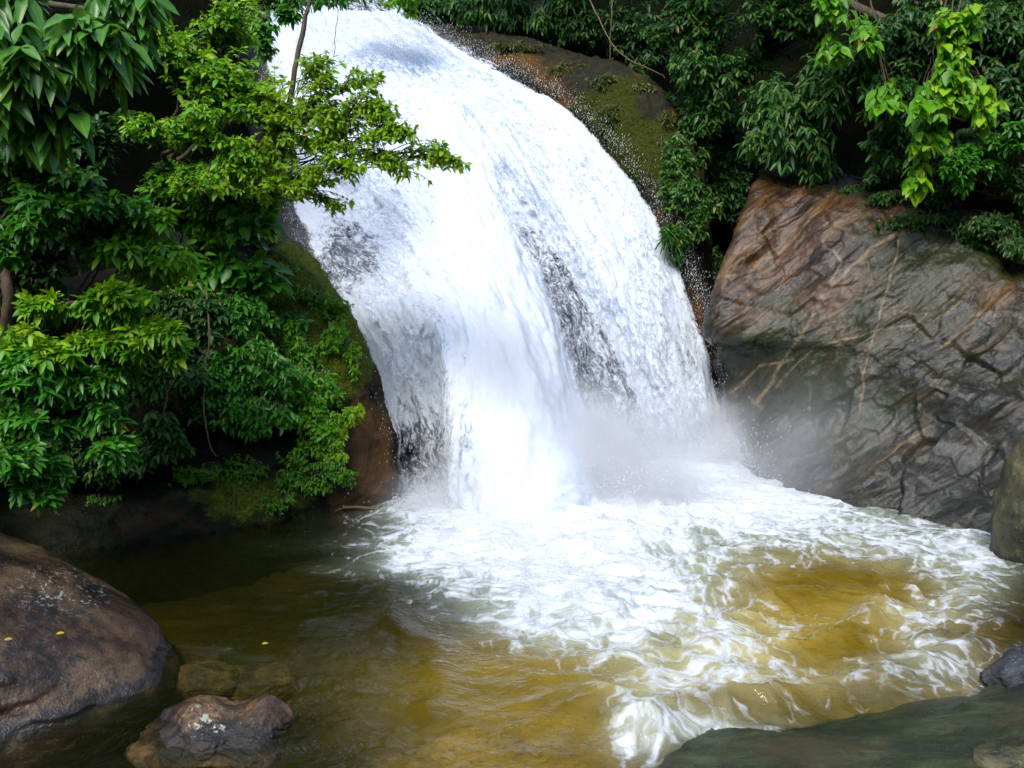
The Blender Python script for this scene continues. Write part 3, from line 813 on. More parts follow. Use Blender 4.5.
def build_boulders():
    b1 = mat_boulder('brown_boulder', (0.008, 0.006, 0.005), (0.042, 0.021, 0.012), (0.11, 0.07, 0.036), wet=0.3, lichen=1)
    rock('boulder', (-4.32, 5.3, -0.13), (1.9, 1.3, 1.1), 3, b1, 'large rounded reddish brown boulder rising from the pool at the lower left', amp=0.12, fine=0.04, sub=7, facet=0.05, shape=lambda V: V * np.stack([np.ones(len(V)), np.ones(len(V)), 1 - 0.5 * np.clip(V[:, 0], 0, 1.2) ** 1.3], -1),
         darkpx=[(40, 600, 60, 25, .4), (30, 670, 80, 50, .5), (100, 640, 30, 30, .2)], lichpx=[(60, 590, 80, 40, .5)])
    b2 = mat_boulder('tan_small_rock', (0.012, 0.009, 0.006), (0.06, 0.034, 0.016), (0.2, 0.115, 0.055), scale=2.2, lichen=1, wet=0.38)
    def two_peaks(V):
        V = V.copy()
        V[:, 2] += 0.55 * np.exp(-((V[:, 0] + 0.2) / 0.3) ** 2 - (V[:, 1] / 0.6) ** 2) + 0.5 * np.exp(-((V[:, 0] - 0.75) / 0.25) ** 2 - ((V[:, 1] - 0.2) / 0.5) ** 2)
        return V
    c = ground(212, 728)
    rock('rock', c + np.array([0, 0, -0.1]), (0.45, 0.3, 0.19), 12, b2, 'small pointed tan rock with pale lichen patch breaking the water in front of the boulder', amp=0.2, fine=0.09, shape=two_peaks, facet=0.3,
         darkpx=[(215, 730, 45, 25, .35), (170, 745, 30, 20, .2)], lichpx=[(205, 722, 26, 18, .9)], cat='rock')
    b3 = mat_boulder('dark_wet_rock', (0.02, 0.022, 0.026), (0.05, 0.055, 0.06), (0.12, 0.12, 0.115), scale=1.8, wet=0.25)
    c = ground(1015, 690)
    rock('rock', c + np.array([0.16, -0.05, 0.0]), (0.4, 0.34, 0.27), 22, b3, 'dark grey wet rock at the right edge beside the foaming outflow', amp=0.2, fine=0.06, facet=0.15, cat='rock')
    b4 = mat_boulder('olive_tan_rock', (0.02, 0.022, 0.009), (0.065, 0.062, 0.024), (0.15, 0.13, 0.06), scale=1.5, wet=0.45)
    c = ground(1022, 560)
    rock('rock', c + np.array([0.12, 0.1, 0.25]), (0.33, 0.4, 0.85), 32, b4, 'upright olive tan rock at the far right waterline under the banded rock', amp=0.2, fine=0.06, facet=0.15, cat='rock')
    c = ground(1052, 782)
    rock('rock', c + np.array([0.1, 0, 0.08]), (0.5, 0.28, 0.14), 42, b4, 'low tan rock in the bottom right corner on the green slab', amp=0.2, fine=0.06, facet=0.1, cat='rock')
    # shallow rocks just under the water
    sub = mat_boulder('amber_submerged_rock', (0.03, 0.018, 0.005), (0.085, 0.055, 0.012), (0.2, 0.15, 0.035), scale=2, wet=0.6)
    for px, py, r, zz, lab in ((205, 657, .17, -.2, 'yellowish sunken rock seen through the water beside the boulder'), (255, 650, .2, -.26, 'reddish sunken rock under the ripples right of the boulder'),
                               (150, 640, .35, -.24, 'brown sunken rock at the right foot of the boulder')):
        c = ground(px, py)
        rock('sunken_rock', c + np.array([0, 0, zz]), (r * 1.5, r, 0.14), int(px), sub, lab, amp=0.2, fine=0.06, facet=0.1, cat='rock')
    # smooth slab at the bottom right
    back = [(640, 800), (672, 752), (715, 730), (800, 722), (890, 714), (955, 694), (1020, 668), (1120, 640)]
    R = []
    for k, (fw, z) in enumerate(((0.12, -0.9), (0.02, -0.1), (0.0, 0.0), (-0.14, 0.045), (-0.5, 0.08), (-1.1, 0.1), (-1.9, -0.1), (-2.1, -1.0))):
        R.append([ground(*p, 0) + np.array([0.12 * -fw, fw, z + (0.0 if z < 0 or k < 3 else 0.22 * max(0.0, (p[0] - 860) / 200.0) * min(1.0, -fw * 3))]) for p in back])
    S = loft(np.array(R), 160, 220)
    N = -grid_normals(S)
    S = S + np.array([0.0, 1.0, 0]) * (0.16 * fbm(S * np.array([1.6, 1.6, 0]), 3, 68))[..., None]
    S = S + np.array([0, 0, 1.0]) * (0.035 * fbm(S * 1.3, 4, 66) + 0.012 * fbm(S * np.array([3, 7, 1]), 4, 67))[..., None]
    tag(mesh_obj('rock_slab', S, grid_faces(160, 220, True), mat_slab()), 'smooth dark green wet rock slab at the bottom right of the pool', 'rock')

# ------------------------------------------------------------------ plants
def leaves_mesh(Pb, D, Nn, L, W, tint, droop, fold=0.18, tip=1.0):
    """one fold-along-the-midrib leaf per row; returns verts, faces, attrs"""
    n = len(Pb)
    D = D / (np.linalg.norm(D, axis=1, keepdims=True) + 1e-9)
    S = np.cross(D, Nn); S /= np.linalg.norm(S, axis=1, keepdims=True) + 1e-9
    U = np.cross(S, D)
    t = np.array([0, .24, .54, .82, 1.0, .2, .5, .8, .2, .5, .8])
    sw = np.array([0, 0, 0, 0, 0, .74, 1.0, .6, -.74, -1.0, -.6])
    up = np.abs(sw) * fold
    X = (Pb[:, None, :] + D[:, None, :] * (t[None, :, None] * L[:, None, None])
         + S[:, None, :] * (sw[None, :, None] * (W * 0.5)[:, None, None])
         + U[:, None, :] * (up[None, :, None] * W[:, None, None]))
    X[:, :, 2] -= (t[None, :] ** 2) * (droop * L)[:, None]
    b = 11 * np.arange(n)[:, None, None]
    tr = (np.array([(0, 5, 1), (0, 1, 8), (3, 7, 4), (3, 4, 10)])[None] + b).reshape(-1, 3)
    qd = (np.array([(1, 5, 6, 2), (2, 6, 7, 3), (1, 2, 9, 8), (2, 3, 10, 9)])[None] + b).reshape(-1, 4)
    return X.reshape(-1, 3), tr, qd, np.repeat(tint, 11), np.tile(np.abs(sw), n)

STY = {  # length, width ratio, leaves along twig, end whorl, droop, spread of directions, twig length, material
    'broad':  dict(L=0.18, w=.46, along=5, whorl=4, droop=.55, down=.9, seg=.45, mat='broad'),
    'whorl':  dict(L=0.115, w=.36, along=3, whorl=7, droop=.25, down=.1, seg=.3, mat='mid'),
    'small':  dict(L=0.068, w=.5, along=9, whorl=4, droop=.2, down=.25, seg=.5, mat='lime'),
    'medium': dict(L=0.098, w=.48, along=6, whorl=4, droop=.3, down=.35, seg=.4, mat='mid'),
    'hang':   dict(L=0.12, w=.34, along=8, whorl=3, droop=.5, down=.9, seg=.45, mat='mid'),
    'heart':  dict(L=0.2, w=.72, along=5, whorl=2, droop=.35, down=.8, seg=.5, mat='lime'),
    'strap':  dict(L=0.36, w=.1, along=1, whorl=9, droop=.6, down=0.0, seg=.15, mat='mid'),
    'cover':  dict(L=0.08, w=.45, along=6, whorl=4, droop=.35, down=.6, seg=.3, mat='mid'),
}

def tube(pts, r0, r1, k=5):
    pts = np.asarray(pts)
    n = len(pts)
    tg = np.gradient(pts, axis=0)
    tg /= np.linalg.norm(tg, axis=1, keepdims=True) + 1e-9
    ref = np.array([0.31, 0.17, 0.93])
    a = np.cross(tg, ref); a /= np.linalg.norm(a, axis=1, keepdims=True) + 1e-9
    b = np.cross(tg, a)
    ang = np.arange(k) / k * 2 * np.pi
    r = np.linspace(r0, r1, n)
    V = pts[:, None, :] + r[:, None, None] * (np.cos(ang)[None, :, None] * a[:, None, :] + np.sin(ang)[None, :, None] * b[:, None, :])
    i = np.arange(n - 1)[:, None] * k + np.arange(k)[None, :]
    j = np.arange(n - 1)[:, None] * k + (np.arange(k)[None, :] + 1) % k
    Fc = np.stack([i.ravel(), j.ravel(), j.ravel() + k, i.ravel() + k], -1)
    return V.reshape(-1, 3), Fc

class Tubes:
    def __init__(s): s.V, s.F, s.n = [], [], 0
    def add(s, pts, r0, r1, k=5):
        v, f = tube(pts, r0, r1, k)
        s.V.append(v); s.F.append(f + s.n); s.n += len(v)
    def build(s, name, mat, parent=None):
        return mesh_obj(name, np.concatenate(s.V), np.concatenate(s.F), mat, parent)

def bez(a, b, c, n):
    t = np.linspace(0, 1, n)[:, None]
    return a * (1 - t) ** 2 + 2 * b * t * (1 - t) + c * t * t

def plant(name, label, cat, root, lobes, style, seed, mat=None, group=None, dens=1.0, limb_r=0.02, scale=1.0, tintshift=0.0, stem_name='stem', bark=None, lit_top=0.0):
    """lobes: (px, py, Y, rx_px, ry_px, depth_m, twigs): masses of twigs; each twig carries its own leaves"""
    r = np.random.default_rng(seed)
    st = STY[style]
    root = np.asarray(root, float)
    tb = Tubes()
    PB, DD, NN, LL, TT = [], [], [], [], []
    for (px, py, Y, rx, ry, rd, nt) in lobes:
        c = at(px, py, Y)
        rad = np.array([rx * Y / F, rd, ry * Y / F])
        mid = (root + c) / 2 + np.array([0, 0, 0.25 * np.linalg.norm(c - root)]) * 0.5
        limb = bez(root, mid, c, 10)
        limb[1:-1] += r.normal(0, 0.03, (8, 3))
        tb.add(limb, limb_r, limb_r * 0.35)
        subs = []
        for _ in range(max(3, int(nt / 6))):
            v = r.normal(0, 1, 3); v /= np.linalg.norm(v); v[1] = -abs(v[1])
            subs.append((c + v * rad * (0.35 + 0.5 * r.random()), 0.28 + 0.3 * r.random()))
        for _ in range(int(nt * dens * (1.9 if style == 'broad' else 2.4 if style in ('heart', 'strap') else 5.0))):
            v = r.normal(0, 1, 3); v /= np.linalg.norm(v)
            v[1] = -abs(v[1]) if r.random() < 0.7 else v[1]
            q = r.random() ** 0.5 * (1.0 if r.random() < 0.85 else 1.3)
            cj, sj = subs[r.integers(0, len(subs))]
            tip = cj + v * rad * q * sj
            s0 = limb[r.integers(4, 10)] * 0.45 + (c + (tip - c) * 0.35) * 0.55
            ln = np.linalg.norm(tip - s0)
            arch = (s0 + tip) / 2 + np.array([0, 0, 0.18 * ln])
            n = 7
            tw = bez(s0, arch, tip, n)
            tw[1:] += r.normal(0, 0.012, (n - 1, 3))
            tb.add(tw, 0.006 * scale, 0.0025 * scale, 3)
            seg = min(st['seg'] * scale, ln * 0.9)
            na = max(1, int(st['along'] * min(1, seg / (st['seg'] * scale) + .2)))
            tg = tw[-1] - tw[-3]; tg /= np.linalg.norm(tg) + 1e-9
            side = np.cross(tg, [0, 0, 1]); side /= np.linalg.norm(side) + 1e-9
            twt = np.clip(r.random() * 0.55 + tintshift + lit_top * max(0, v[2]) * q, 0, 1)  # upper twigs tinted brighter: light from above put into leaf colour
            for k in range(na):
                f = 1 - (k + 0.3) / na * min(1, seg / (ln + 1e-6))
                x = f * (n - 1); i = min(int(x), n - 2)
                p = tw[i] * (1 - x + i) + tw[i + 1] * (x - i)
                sg = 1 if k % 2 else -1
                d = side * sg * 1.0 + tg * (0.5 + 0.3 * r.random()) + r.normal(0, 0.28, 3) - np.array([0, 0, st['down'] * (0.6 + 0.6 * r.random())])
                PB.append(p); DD.append(d); LL.append(st['L'] * scale * (0.6 + 0.5 * r.random()))
                NN.append(np.array([0, -0.6, 0.85]) + r.normal(0, 0.38, 3)); TT.append(np.clip(twt + r.normal(0, 0.12), 0, 1))
            a0 = r.random() * 6.28
            for k in range(st['whorl']):
                a = a0 + k * 6.283 / st['whorl'] + r.normal(0, 0.2)
                d = side * math.cos(a) + np.cross(side, tg) * math.sin(a) * 0.8 + tg * 0.6 - np.array([0, 0, st['down'] * r.random()])
                d[2] += 0.12
                PB.append(tip); DD.append(d); LL.append(st['L'] * scale * (0.65 + 0.5 * r.random()))
                NN.append(np.array([0, -0.6, 0.85]) + r.normal(0, 0.35, 3)); TT.append(np.clip(twt + 0.12 + r.normal(0, 0.12), 0, 1))
    PB, DD, NN, LL, TT = map(np.array, (PB, DD, NN, LL, TT))
    TT = np.where(r.random(len(TT)) < (0.0 if style == 'broad' else 0.012), 1.0, np.minimum(TT, 0.97))
    LL = LL * np.exp(r.normal(0, 0.16, len(LL)))
    dr = st['droop'] * (0.5 + r.random(len(LL)))
    V, tr, qd, ti, rb = leaves_mesh(PB, DD, NN, LL, LL * st['w'] * (0.85 + 0.3 * r.random(len(LL))), TT, dr)
    e = empty(name, root, label, cat, group)
    o = mesh_obj('foliage', V - root, [tr, qd], LEAF[mat or st['mat']], e, {'tint': ti, 'rib': rb})
    tb.V = [v - root for v in tb.V]
    tb.build(stem_name, bark or BARK, e)
    return e

def vine(label, pts, r0, r1, mat, seed, name='vine', cat='vine', group=None, wig=0.03):
    r = np.random.default_rng(seed)
    P = cr_axis(np.array([at(*p) for p in pts]), 28, 0)
    P[1:-1] += np.cumsum(r.normal(0, wig * 0.35, (26, 3)), 0) * 0.6
    v, f = tube(P, r0, r1, 6)
    return tag(mesh_obj(name, v, f, mat), label, cat, group)

def build_plants():
    # ---- left side, front to back
    plant('broadleaf_tree', 'tree with big drooping glossy oval leaves in the top left corner', 'tree', at(-120, 60, 6.4),
          [(20, 30, 6.0, 60, 45, .5, 34), (95, 25, 6.1, 60, 40, .4, 26), (70, 75, 6.0, 55, 25, .35, 14), (10, 75, 6.0, 40, 40, .4, 14), (30, 118, 6.1, 40, 24, .25, 14), (75, 105, 6.1, 45, 18, .25, 12), (125, 60, 6.2, 20, 30, .2, 7), (140, 8, 6.3, 40, 22, .3, 10)],
          'broad', 101, limb_r=0.05, stem_name='trunk')
    plant('shrub', 'dark bushy shrub with oval leaves below the big drooping leaves on the left', 'shrub', at(-40, 330, 8.4),
          [(30, 165, 7.2, 60, 30, .5, 30), (70, 200, 7.2, 70, 32, .5, 44), (20, 230, 7.3, 50, 30, .4, 22), (130, 215, 7.5, 50, 25, .4, 20)], 'medium', 102, mat='blue')
    plant('shrub', 'fresh green shrub in layered sprays at mid left, above the bright whorled bush', 'shrub', at(60, 340, 8.6),
          [(140, 220, 7.5, 60, 26, .4, 30), (150, 255, 7.5, 45, 30, .4, 24), (110, 245, 7.4, 50, 20, .4, 18), (175, 275, 7.7, 30, 24, .3, 10)], 'medium', 103, mat='mid', tintshift=.15)
    plant('shrub', 'bright yellow green bush with starry leaf whorls over the dark bank on the left', 'shrub', at(40, 430, 8.5),
          [(90, 305, 7.2, 62, 24, .4, 40), (140, 335, 7.2, 55, 22, .35, 34), (60, 340, 7.2, 50, 26, .4, 26), (180, 350, 7.3, 22, 14, .25, 10)], 'whorl', 104, mat='mid', tintshift=.3, lit_top=.45, scale=.95)
    plant('shrub', 'deep green whorled bush hanging low over the boulder on the left', 'shrub', at(-30, 470, 8.3),
          [(40, 385, 7.1, 60, 40, .45, 42), (90, 400, 7.2, 55, 38, .4, 32), (30, 445, 7.0, 55, 38, .4, 34), (115, 445, 7.2, 30, 20, .3, 10), (50, 480, 7.0, 35, 18, .3, 12)], 'whorl', 105, mat='blue', tintshift=.08, scale=.95)
    plant('tree', 'dense small leaved green tree standing at the left lip of the waterfall', 'tree', at(165, 190, 9.9),
          [(190, 60, 8.6, 55, 38, .6, 44), (230, 30, 8.8, 50, 28, .5, 26), (205, 110, 8.5, 55, 34, .5, 40), (170, 140, 8.5, 40, 28, .4, 22), (250, 100, 8.5, 40, 44, .5, 36), (240, 165, 8.5, 55, 30, .5, 34), (200, 180, 8.7, 40, 25, .4, 16)],
          'small', 106, mat='mid', limb_r=.05, tintshift=.4, lit_top=.25, stem_name='trunk', scale=1.05)
    plant('tree', 'slender yellow green tree whose branches reach out over the falling water', 'tree', at(225, 190, 9.3),
          [(285, 130, 8.4, 45, 50, .45, 46), (320, 105, 8.3, 45, 40, .4, 40), (345, 135, 8.2, 38, 34, .35, 32), (290, 185, 8.4, 45, 24, .35, 26), (375, 105, 8.2, 40, 30, .3, 22), (415, 135, 8.1, 34, 24, .25, 18), (450, 160, 8.1, 26, 16, .2, 16), (345, 175, 8.2, 38, 26, .3, 18), (405, 165, 8.1, 24, 20, .2, 10), (310, 200, 8.4, 34, 20, .3, 20), (325, 65, 8.3, 30, 18, .25, 12), (385, 150, 8.1, 26, 26, .25, 12), (270, 160, 8.5, 40, 40, .4, 24), (360, 80, 8.2, 24, 14, .2, 8)],
          'small', 107, mat='lime', limb_r=.013, tintshift=-.1, lit_top=.2, stem_name='trunk', scale=.95, dens=.62)
    plant('shrub', 'dim green small leaved bush behind the slender tree on the left', 'shrub', at(180, 330, 10.4),
          [(230, 200, 9.4, 60, 40, .5, 36), (180, 200, 9.4, 50, 40, .5, 26), (265, 210, 9.4, 40, 30, .4, 20)], 'small', 108, mat='mid', scale=1.1, tintshift=-.15, dens=1.5)
    plant('shrub', 'round leaved plant on the left rock just under the slender tree', 'plant', at(230, 330, 9.6),
          [(250, 225, 9.0, 30, 16, .25, 7), (262, 285, 9.3, 38, 26, .3, 14), (230, 262, 9.2, 26, 20, .25, 8)], 'heart', 109, mat='blue', scale=.85)
    plant('creeper', 'dark green creeper spreading over the middle of the left rock', 'creeper', at(250, 320, 9.8),
          [(240, 330, 9.1, 40, 40, .25, 44), (270, 370, 9.0, 48, 38, .25, 56), (225, 385, 8.9, 38, 36, .25, 38), (285, 320, 9.6, 26, 26, .2, 18), (255, 415, 8.8, 50, 20, .2, 26)], 'cover', 110, mat='blue')
    plant('creeper', 'leafy green creeper draped down the edge of the left rock by the falls', 'creeper', at(310, 320, 10.0),
          [(305, 345, 9.5, 26, 34, .2, 36), (318, 385, 9.4, 26, 32, .2, 40), (300, 390, 9.2, 34, 36, .2, 40), (318, 425, 9.1, 36, 24, .2, 40), (320, 448, 9.1, 26, 18, .15, 12)], 'cover', 111, mat='mid', tintshift=.1, scale=.85)
    plant('fern', 'small yellow green plant tuft at the wet right end of the left bank', 'fern', at(345, 420, 9.6),
          [(346, 425, 9.2, 15, 20, .12, 10), (335, 452, 9.1, 20, 14, .12, 14), (362, 412, 9.4, 8, 14, .1, 6)], 'cover', 112, mat='lime', scale=.75)
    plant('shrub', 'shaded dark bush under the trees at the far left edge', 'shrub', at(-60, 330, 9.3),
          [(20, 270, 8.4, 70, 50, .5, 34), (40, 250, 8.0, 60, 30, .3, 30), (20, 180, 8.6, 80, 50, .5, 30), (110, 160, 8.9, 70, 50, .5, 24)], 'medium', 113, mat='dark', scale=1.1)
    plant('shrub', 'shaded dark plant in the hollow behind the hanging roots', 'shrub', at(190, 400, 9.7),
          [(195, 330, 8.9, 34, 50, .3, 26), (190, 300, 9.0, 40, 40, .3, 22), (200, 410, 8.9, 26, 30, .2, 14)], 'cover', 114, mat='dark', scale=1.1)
    plant('shrub', 'dusky green bush filling the hollow above the left rock, behind the round leaved plant', 'shrub', at(215, 300, 10.6),
          [(225, 250, 9.9, 50, 30, .3, 26), (270, 240, 10.4, 22, 20, .25, 8), (200, 290, 9.6, 30, 40, .3, 18), (250, 215, 9.9, 50, 30, .3, 20)], 'medium', 141, mat='mid', tintshift=-.05, dens=1.6)
    plant('creeper', 'deep green trailing plants hanging down the dark wall between the boulder and the left rock', 'creeper', at(140, 380, 9.4),
          [(140, 390, 8.5, 40, 50, .3, 36), (165, 430, 8.5, 34, 34, .3, 26), (110, 440, 8.4, 40, 40, .3, 26), (180, 370, 8.7, 30, 40, .3, 24), (60, 420, 8.3, 60, 50, .3, 34)], 'cover', 142, mat='dark', tintshift=.3, scale=1.1)
    plant('creeper', 'tiny olive plants dotted over the mossy shoulder right of the falls', 'creeper', at(600, 80, 15.8),
          [(560, 78, 15.4, 50, 16, .25, 16), (625, 120, 14.6, 34, 30, .25, 18), (660, 165, 14.1, 20, 30, .2, 14), (600, 95, 15, 40, 24, .25, 14), (500, 48, 16.2, 50, 10, .3, 14), (670, 130, 14.4, 20, 24, .25, 22), (645, 95, 14.9, 30, 14, .25, 18)], 'cover', 143, mat='moss', scale=.8, tintshift=.3, dens=1.7)
    plant('creeper', 'moss green sprigs clinging to the crown of the left rock beside the falls', 'creeper', at(290, 270, 10.6),
          [(300, 275, 10.1, 30, 22, .15, 20), (335, 315, 9.9, 20, 26, .15, 18), (355, 360, 9.7, 12, 26, .12, 16), (320, 300, 9.8, 30, 26, .15, 18), (340, 345, 9.6, 20, 30, .12, 16)], 'cover', 144, mat='mid', scale=.6, tintshift=.3)
    plant('grass_tuft', 'little grassy tuft on the dark bank just above the waterline', 'plant', at(188, 512, 8.8),
          [(188, 512, 8.6, 16, 10, .1, 6)], 'strap', 115, mat='dark', scale=.6, limb_r=.005)
    plant('shrub', 'low mossy sprigs along the foot of the left bank', 'plant', at(250, 480, 9.0),
          [(240, 475, 8.8, 60, 24, .12, 30), (300, 470, 8.9, 44, 30, .12, 34), (265, 505, 8.8, 40, 14, .1, 16), (335, 480, 9.1, 26, 22, .1, 14), (190, 480, 8.6, 40, 24, .1, 16), (110, 500, 8.4, 40, 20, .1, 12)], 'cover', 116, mat='mid', scale=.5, tintshift=-.2)
    plant('tree', 'dark leaved branch hanging over the top left of the waterfall', 'tree', at(240, -120, 10.5),
          [(280, 12, 9.8, 34, 24, .3, 24), (262, 40, 9.6, 20, 22, .25, 12), (330, 0, 10.5, 40, 10, .3, 12), (240, -25, 10, 60, 25, .5, 26)], 'small', 117, mat='blue', scale=1.2, limb_r=.03)
    plant('tree', 'bright leafed branch dipping into the top edge above the waterfall crest', 'tree', at(395, -130, 15.5),
          [(400, 0, 15.0, 36, 14, .4, 18), (350, -8, 15.2, 40, 12, .4, 14), (412, 14, 15, 12, 8, .2, 5)], 'small', 118, mat='mid', scale=1.3, limb_r=.03, tintshift=.2)
    # ---- top middle and right
    plant('shrub', 'drooping leafy bush above the crest of the waterfall at top centre', 'shrub', at(520, -40, 18.5),
          [(500, 8, 17.3, 50, 20, .6, 26), (545, 14, 17.0, 34, 26, .5, 24), (470, 2, 17.6, 40, 16, .5, 16)], 'hang', 119, mat='dark', scale=1.2, tintshift=.35)
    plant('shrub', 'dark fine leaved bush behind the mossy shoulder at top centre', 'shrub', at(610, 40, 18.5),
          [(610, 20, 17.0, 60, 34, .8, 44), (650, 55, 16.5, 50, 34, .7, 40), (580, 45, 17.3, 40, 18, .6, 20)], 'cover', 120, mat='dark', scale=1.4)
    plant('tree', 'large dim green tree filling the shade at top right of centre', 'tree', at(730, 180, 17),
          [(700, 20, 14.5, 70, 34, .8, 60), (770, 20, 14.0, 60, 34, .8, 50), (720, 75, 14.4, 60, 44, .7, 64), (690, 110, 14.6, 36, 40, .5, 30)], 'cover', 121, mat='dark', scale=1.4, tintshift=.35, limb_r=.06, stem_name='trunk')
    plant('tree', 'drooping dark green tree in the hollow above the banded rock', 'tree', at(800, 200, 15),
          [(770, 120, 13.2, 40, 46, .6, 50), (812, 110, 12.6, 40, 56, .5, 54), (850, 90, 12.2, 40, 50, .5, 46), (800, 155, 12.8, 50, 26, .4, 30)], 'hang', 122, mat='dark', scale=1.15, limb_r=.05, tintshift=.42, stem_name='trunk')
    plant('climber', 'bright lime climber with broad leaves hanging at the upper right', 'climber', at(960, -60, 12),
          [(950, 50, 10.6, 34, 36, .3, 26), (930, 95, 10.5, 36, 34, .3, 26), (925, 140, 10.6, 28, 24, .25, 16), (965, 100, 10.5, 26, 40, .25, 16), (915, 180, 10.7, 12, 12, .15, 5)], 'heart', 123, mat='mid', scale=.75, tintshift=.42, dens=.7)
    plant('climber', 'lime tipped climber with broad leaves left of the bigger lime one', 'climber', at(850, -80, 12.5),
          [(838, 18, 11.4, 24, 26, .25, 10), (828, 50, 11.4, 18, 16, .2, 9), (885, 105, 11.2, 16, 14, .2, 7), (860, 45, 11.4, 22, 30, .25, 12)], 'heart', 124, mat='mid', scale=.7, tintshift=.25, dens=.7)
    plant('tree', 'dense dark tree at the top right behind the lime climbers', 'tree', at(1000, 150, 15),
          [(900, 30, 12.0, 70, 50, .6, 60), (980, 30, 11.6, 60, 50, .6, 54), (1010, 100, 11.2, 50, 60, .5, 54), (890, 120, 11.8, 50, 50, .5, 44), (960, 150, 11.4, 60, 40, .5, 40)], 'cover', 125, mat='dark', scale=1.35, tintshift=.25, limb_r=.06, stem_name='trunk')
    plant('shrub', 'bluish green shrub with fine sprays hanging over the right rock', 'shrub', at(1000, 150, 12),
          [(965, 165, 10.6, 32, 20, .25, 24), (980, 140, 10.6, 34, 18, .25, 20), (958, 188, 10.6, 14, 12, .15, 7), (1015, 130, 10.4, 24, 24, .25, 14)], 'medium', 126, mat='blue', scale=.9, tintshift=.05)
    plant('shrub', 'dark ivy like bush clinging to the mossy shoulder beside the falls', 'shrub', at(690, 210, 14.4),
          [(685, 165, 13.7, 24, 34, .3, 44), (690, 205, 13.4, 26, 34, .3, 50), (675, 235, 13.3, 22, 26, .3, 34), (668, 195, 13.6, 16, 30, .25, 24)], 'cover', 127, mat='dark', scale=1.05, tintshift=.4)
    plant('grass_tuft', 'spiky grass tuft at the foot of the ivy like bush by the falls', 'plant', at(672, 245, 13.3),
          [(672, 240, 13.2, 14, 14, .12, 6)], 'strap', 128, mat='dark', scale=.6, limb_r=.006)
    plant('shrub', 'low mossy plants on the ledge along the top of the banded rock', 'plant', at(900, 200, 12.6),
          [(860, 185, 12.2, 50, 12, .3, 26), (920, 195, 11.8, 50, 16, .3, 30), (985, 225, 11.0, 40, 26, .3, 30), (1015, 200, 10.9, 30, 40, .3, 24), (940, 222, 11.5, 50, 14, .25, 24), (1010, 255, 10.7, 34, 16, .25, 20)], 'cover', 129, mat='dark', scale=.8, tintshift=.35, dens=1.3)
    plant('shrub', 'black green bush in the dark cleft between mossy shoulder and banded rock', 'shrub', at(735, 260, 16),
          [(735, 190, 15.2, 40, 40, .4, 30), (725, 140, 15.4, 40, 40, .4, 30), (722, 270, 15.2, 26, 40, .4, 14)], 'cover', 130, mat='dark', scale=1.4)
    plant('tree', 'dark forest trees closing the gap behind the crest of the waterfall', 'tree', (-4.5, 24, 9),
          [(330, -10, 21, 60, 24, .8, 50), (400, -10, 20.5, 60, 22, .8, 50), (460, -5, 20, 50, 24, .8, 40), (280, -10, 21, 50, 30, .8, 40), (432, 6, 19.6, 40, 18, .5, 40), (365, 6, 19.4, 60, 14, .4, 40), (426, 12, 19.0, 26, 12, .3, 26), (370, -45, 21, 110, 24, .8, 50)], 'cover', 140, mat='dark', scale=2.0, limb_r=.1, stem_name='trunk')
    plant('shrub', 'leafy bush on the left bank beyond the edge of the picture', 'shrub', at(-200, 430, 8.5),
          [(-90, 380, 7.6, 90, 60, .5, 40), (-110, 300, 7.8, 90, 60, .5, 40), (-90, 460, 7.3, 80, 40, .4, 30), (-200, 380, 7.4, 90, 80, .5, 40)], 'medium', 151, mat='mid', scale=1.2, tintshift=.1)
    plant('shrub', 'tall dark bush on the left bank beyond the edge of the picture', 'shrub', at(-200, 330, 9),
          [(-100, 180, 8.2, 110, 80, .6, 50), (-200, 240, 8, 90, 90, .6, 40), (-90, 80, 8.4, 110, 70, .6, 44)], 'medium', 152, mat='blue', scale=1.3)
    plant('shrub', 'dark bush above the banded rock beyond the right edge', 'shrub', at(1150, 240, 11.5),
          [(1090, 200, 10.6, 70, 60, .5, 50), (1180, 220, 10.4, 80, 70, .5, 50), (1130, 110, 11, 90, 60, .5, 50), (1260, 260, 10.4, 70, 80, .5, 40)], 'cover', 153, mat='dark', scale=1.3, tintshift=.3)
    # unseen tree crowns added above the frame to shade the banks
    plant('shade_canopy', 'unseen dark tree crown added to shade the left bank', 'tree', (-8.5, 10.5, 3.5),
          [(60, -180, 10.5, 150, 60, 1.6, 90), (-60, -40, 10, 110, 110, 1.6, 80), (140, -60, 11.5, 120, 50, 1.4, 70)], 'medium', 131, mat='dark', scale=1.9, limb_r=.14, stem_name='trunk')
    plant('shade_canopy', 'unseen dark tree crown added to shade the right bank', 'tree', (8.8, 15.5, 6.5),
          [(760, -90, 14, 130, 60, 1.6, 90), (900, -110, 13, 140, 70, 1.6, 90), (1040, -60, 12.5, 100, 90, 1.6, 70), (620, -60, 17, 120, 40, 1.5, 60)], 'medium', 132, mat='dark', scale=1.9, limb_r=.14, stem_name='trunk')
    # ---- vines, roots, trunks
    vine('long pale hanging root below the bright bush, ending above the dark bank', [(206, 290, 8.7), (210, 340, 8.65), (205, 400, 8.6), (210, 440, 8.6), (218, 456, 8.6)], .012, .006, ROOT, 1, 'hanging_root', 'root')
    vine('short knotted hanging root right of the bright whorled bush', [(182, 340, 8.0), (180, 370, 8.0), (172, 395, 8.0), (168, 424, 8.0)], .018, .006, ROOT, 2, 'hanging_root', 'root')
    vine('thin leafless twig hanging from the edge of the left bank', [(337, 440, 9.3), (338, 465, 9.3), (337, 480, 9.3)], .006, .004, ROOT, 3, 'hanging_root', 'root')
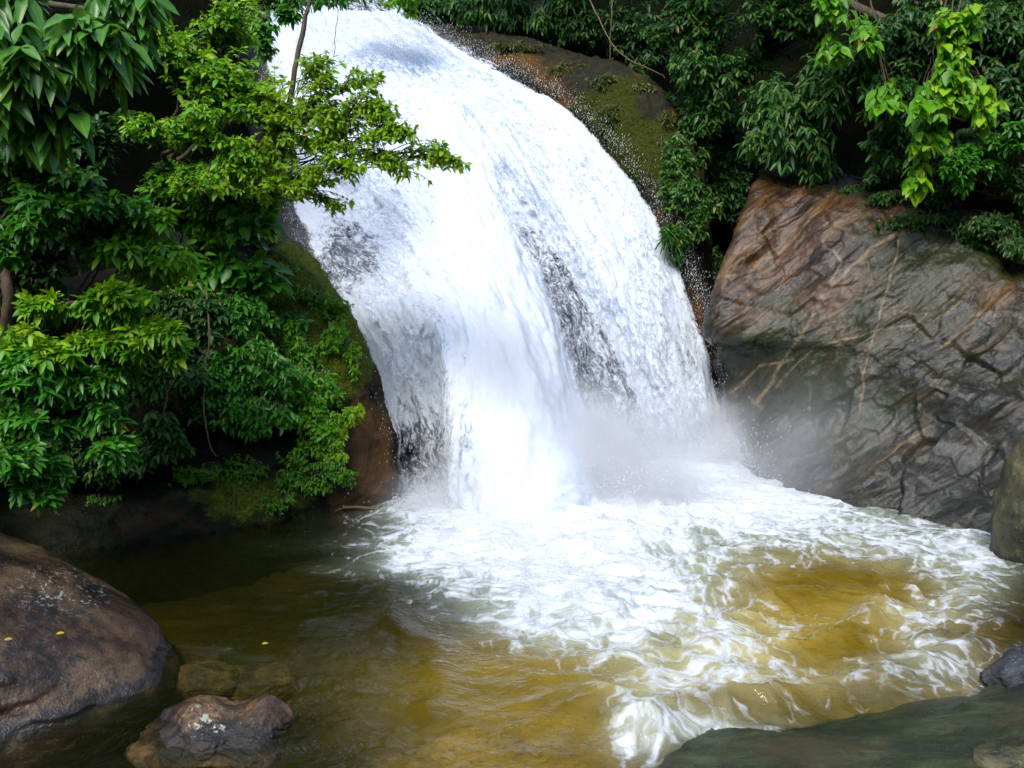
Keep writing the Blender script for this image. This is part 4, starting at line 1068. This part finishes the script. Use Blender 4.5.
    vine('thin mossy sapling stem leaning across the top left of the falls', [(285, 150, 9.0), (293, 80, 9.0), (302, 30, 9.1), (310, -10, 9.2), (318, -60, 9.4)], .032, .022, BARK, 4, 'sapling_stem', 'tree')
    vine('thin drooping liana in front of the crest of the waterfall', [(335, -15, 9.6), (340, 20, 9.6), (338, 55, 9.6)], .005, .004, BARK, 5)
    vine('pale slanting liana in the dark foliage at the top right of centre', [(585, -10, 15.5), (605, 30, 15.4), (625, 58, 15.3), (665, 78, 15.2)], .014, .01, ROOT, 6)
    vine('straight thin liana hanging behind the mossy shoulder', [(612, -10, 15.6), (613, 25, 15.6), (614, 58, 15.6)], .01, .008, ROOT, 7)
    vine('old brown tree trunk in the shade at the left edge', [(-4, 240, 7.9), (6, 270, 7.9), (12, 300, 7.9), (8, 350, 8.0), (2, 420, 8.1)], .05, .07, BARK, 8, 'bare_tree', 'tree')
    # fallen leaves and drift
    r = np.random.default_rng(77)
    spots = [(262, 644, .02, 'yellow', 'yellow fallen leaf floating beside the sunken rocks'), (4, 640, None, 'yellow', 'yellow fallen leaf on the left face of the boulder'),
             (4, 730, None, 'yellow', 'yellow fallen leaf low on the boulder near the water'), (56, 634, None, 'yellow', 'pale fallen leaf stuck on the middle of the boulder')]
    for px, py, z, m, lab in spots:
        if z is None: c = at(px, py, 4.55 if py > 700 else 4.5)
        else: c = ground(px, py, z)
        n = 1
        V, tr, qd, ti, rb = leaves_mesh(np.zeros((1, 3)), np.array([[1, .4, .1]]), np.array([[0, -.5, 1.]]), np.array([.045]), np.array([.022]), np.array([.5]), np.array([.1]))
        o = mesh_obj('fallen_leaf', V, [tr, qd], LEAF[m], attrs={'tint': ti, 'rib': rb})
        o.location = tuple(float(v) for v in c)
        tag(o, lab, 'leaf')
    vine('pale driftwood stick lying at the waterline left of the falls', [(330, 512, 9.15), (345, 508, 9.2), (365, 508, 9.2), (392, 511, 9.3)], .022, .012, ROOT, 9, 'driftwood', 'driftwood', wig=.01)

build_terrain()
build_pool()
build_falls()
build_cliffs()
build_boulders()
build_mist()
build_plants()
